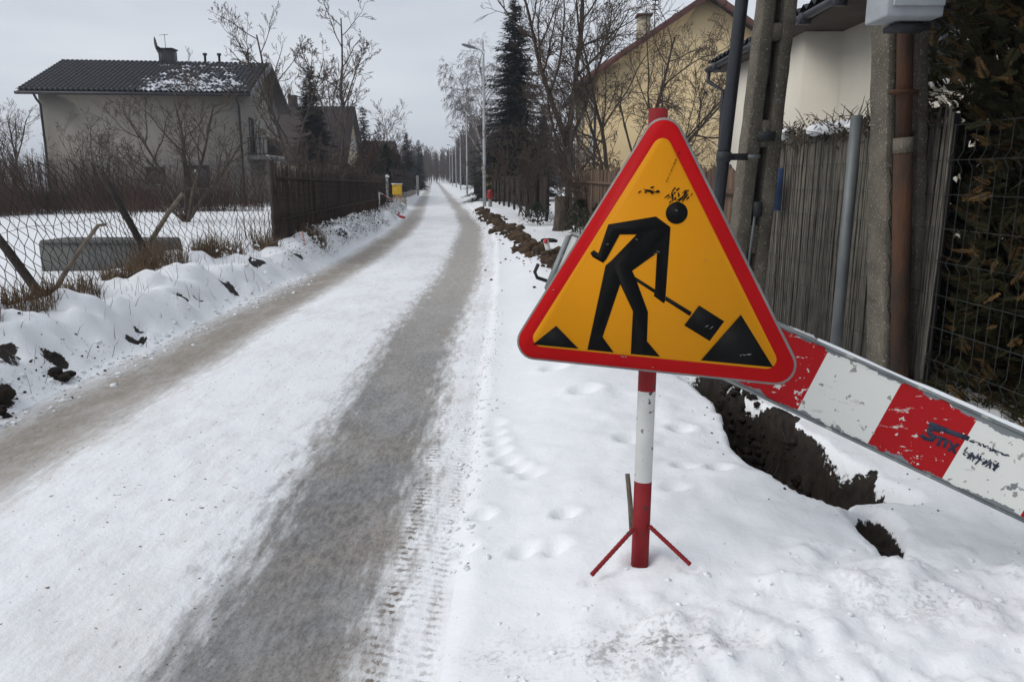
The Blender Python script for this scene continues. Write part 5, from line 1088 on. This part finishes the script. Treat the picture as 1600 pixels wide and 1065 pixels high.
z = gz(-5.35, 31.5); MB().box((-5.35, 31.5, z + .3), (.05, .05, .75)).build('stake', m_tapew, t)
tp = MB(); a_, b_ = Vector((-5.35, 31.5, z + .66)), Vector((-5.05, 36.5, .16)); c_ = Vector((-4.15, 29.5, gz(-4.15, 29.5) + .1))
for p, q in ((a_, b_),):
    for i in range(8): tp.tube([p.lerp(q, i / 8), p.lerp(q, (i + 1) / 8)], .022, 4, i % 2)
tp.build('tape', [m_tapew, m_taper], t)
t = setp(MB().box((-4.02, 28.3, gz(-4.02, 28.3) + .04), (.24, .12, .09), Euler((.2, .3, .5)).to_matrix()).box((-4.2, 28.6, gz(-4.2, 28.6) + .05), (.3, .03, .05), Euler((.2, .4, 2.2)).to_matrix()).build('tape_scrap', m_taper, None, (-4.02, 28.3, 0)), 'crumpled scrap of red barrier tape on the left road edge', 'tape')
setp(MB().tube([(-3.52, 13.1, gz(-3.52, 13.1) - .02), (-3.55, 13.1, gz(-3.52, 13.1) + .22)], .018, 6).build('pink_peg', m_pink, None, (-3.52, 13.1, .2)), 'faded pink peg among the snowy plants on the left bank', 'peg')

# ------------------------------------------------------------------ far woods
def wood(name, label, n, xf, yr, hr, seed, twigs=34):
    r = np.random.default_rng(seed); P0 = []; D = []; L = []; W = []
    for i in range(n):
        y = r.uniform(*yr); x = xf(r, y); h = r.uniform(*hr); P0.append([[x, y, 0]]); D.append([[r.normal(0, .02), 0, 1]]); L.append([h]); W.append([.28])
        f = r.uniform(.25, .97, twigs); a = r.random(twigs) * 6.283; dv = np.stack([np.cos(a), np.sin(a) * .6, r.uniform(.5, 1.8, twigs)], 1)
        P0.append(np.stack([np.full(twigs, x), np.full(twigs, y), f * h], 1)); D.append(dv / np.linalg.norm(dv, axis=1, keepdims=True)); l = r.uniform(.12, .3, twigs) * h * (1.1 - f * .7); L.append(l); W.append(l * .045 + .05)
    P0, D, L, W = map(np.concatenate, (P0, D, L, W)); D /= np.linalg.norm(D, axis=1, keepdims=True)
    V, F_ = sprays(P0, D, L, W, np.tile([0, 1., 0], (len(P0), 1))); setp(link_mesh(name, mesh_np(name, V, F_, [m_twig])), label, 'wood', kind='stuff')
wood('distant_wood', 'grey bare wood closing off the far end of the road', 1700, lambda r, y: r.uniform(-75, 20), (175, 260), (5, 9.5), 1)
wood('roadside_wood', 'dark wood along the right side behind the lamps', 300, lambda r, y: float(xr(y)) + 3.2 + r.exponential(5), (100, 180), (6, 11), 2)
wood('field_wood', 'low bare trees in the distance on the left', 330, lambda r, y: r.uniform(-120, -20), (90, 180), (3, 6), 3)
r = np.random.default_rng(77); P0 = []; 
for i in range(130):
    y = r.uniform(95, 230); side = r.random() < .5; x = float(xr(y)) + (r.uniform(3, 30) if side else -5.5 - r.exponential(14)); h = r.uniform(4, 8); m_ = 70; f = r.random(m_) ** 1.3; a = r.random(m_) * 6.283; rr = h * .2 * (1 - f) + .1
    P0.append(np.stack([x + 0 * f, y + 0 * f, .3 + f * h, np.cos(a), np.sin(a), rr * 1.3 + .25], 1))
P0 = np.concatenate(P0); D = np.stack([P0[:, 3], P0[:, 4], -.35 * np.ones(len(P0))], 1); D /= np.linalg.norm(D, axis=1, keepdims=True)
V, F_ = sprays(P0[:, :3], D, P0[:, 5], P0[:, 5] * .55); setp(link_mesh('distant_conifers', mesh_np('distant_conifers', V, F_, [m_needleb])), 'far off dark conifers mixed into the wood', 'wood', kind='stuff')

# ------------------------------------------------------------------ damp winter air
hz = MB().box((-20, 200, 9.5), (900, 480, 23)).build("haze", [], None, (-20, 200, 9.5)); hz['kind'] = 'stuff'; setp(hz, 'thin pale winter haze over the whole street', 'haze')
hm = bpy.data.materials.new('haze'); hm.use_nodes = True; t_ = hm.node_tree; t_.nodes.clear()
ho = nd(t_, 'ShaderNodeOutputMaterial'); pv = nd(t_, 'ShaderNodeVolumePrincipled'); pv.inputs['Color'].default_value = (.86, .91, 1, 1); pv.inputs['Density'].default_value = .0009; pv.inputs['Anisotropy'].default_value = .2
t_.links.new(pv.outputs[0], ho.inputs['Volume']); hz.data.materials.append(hm)
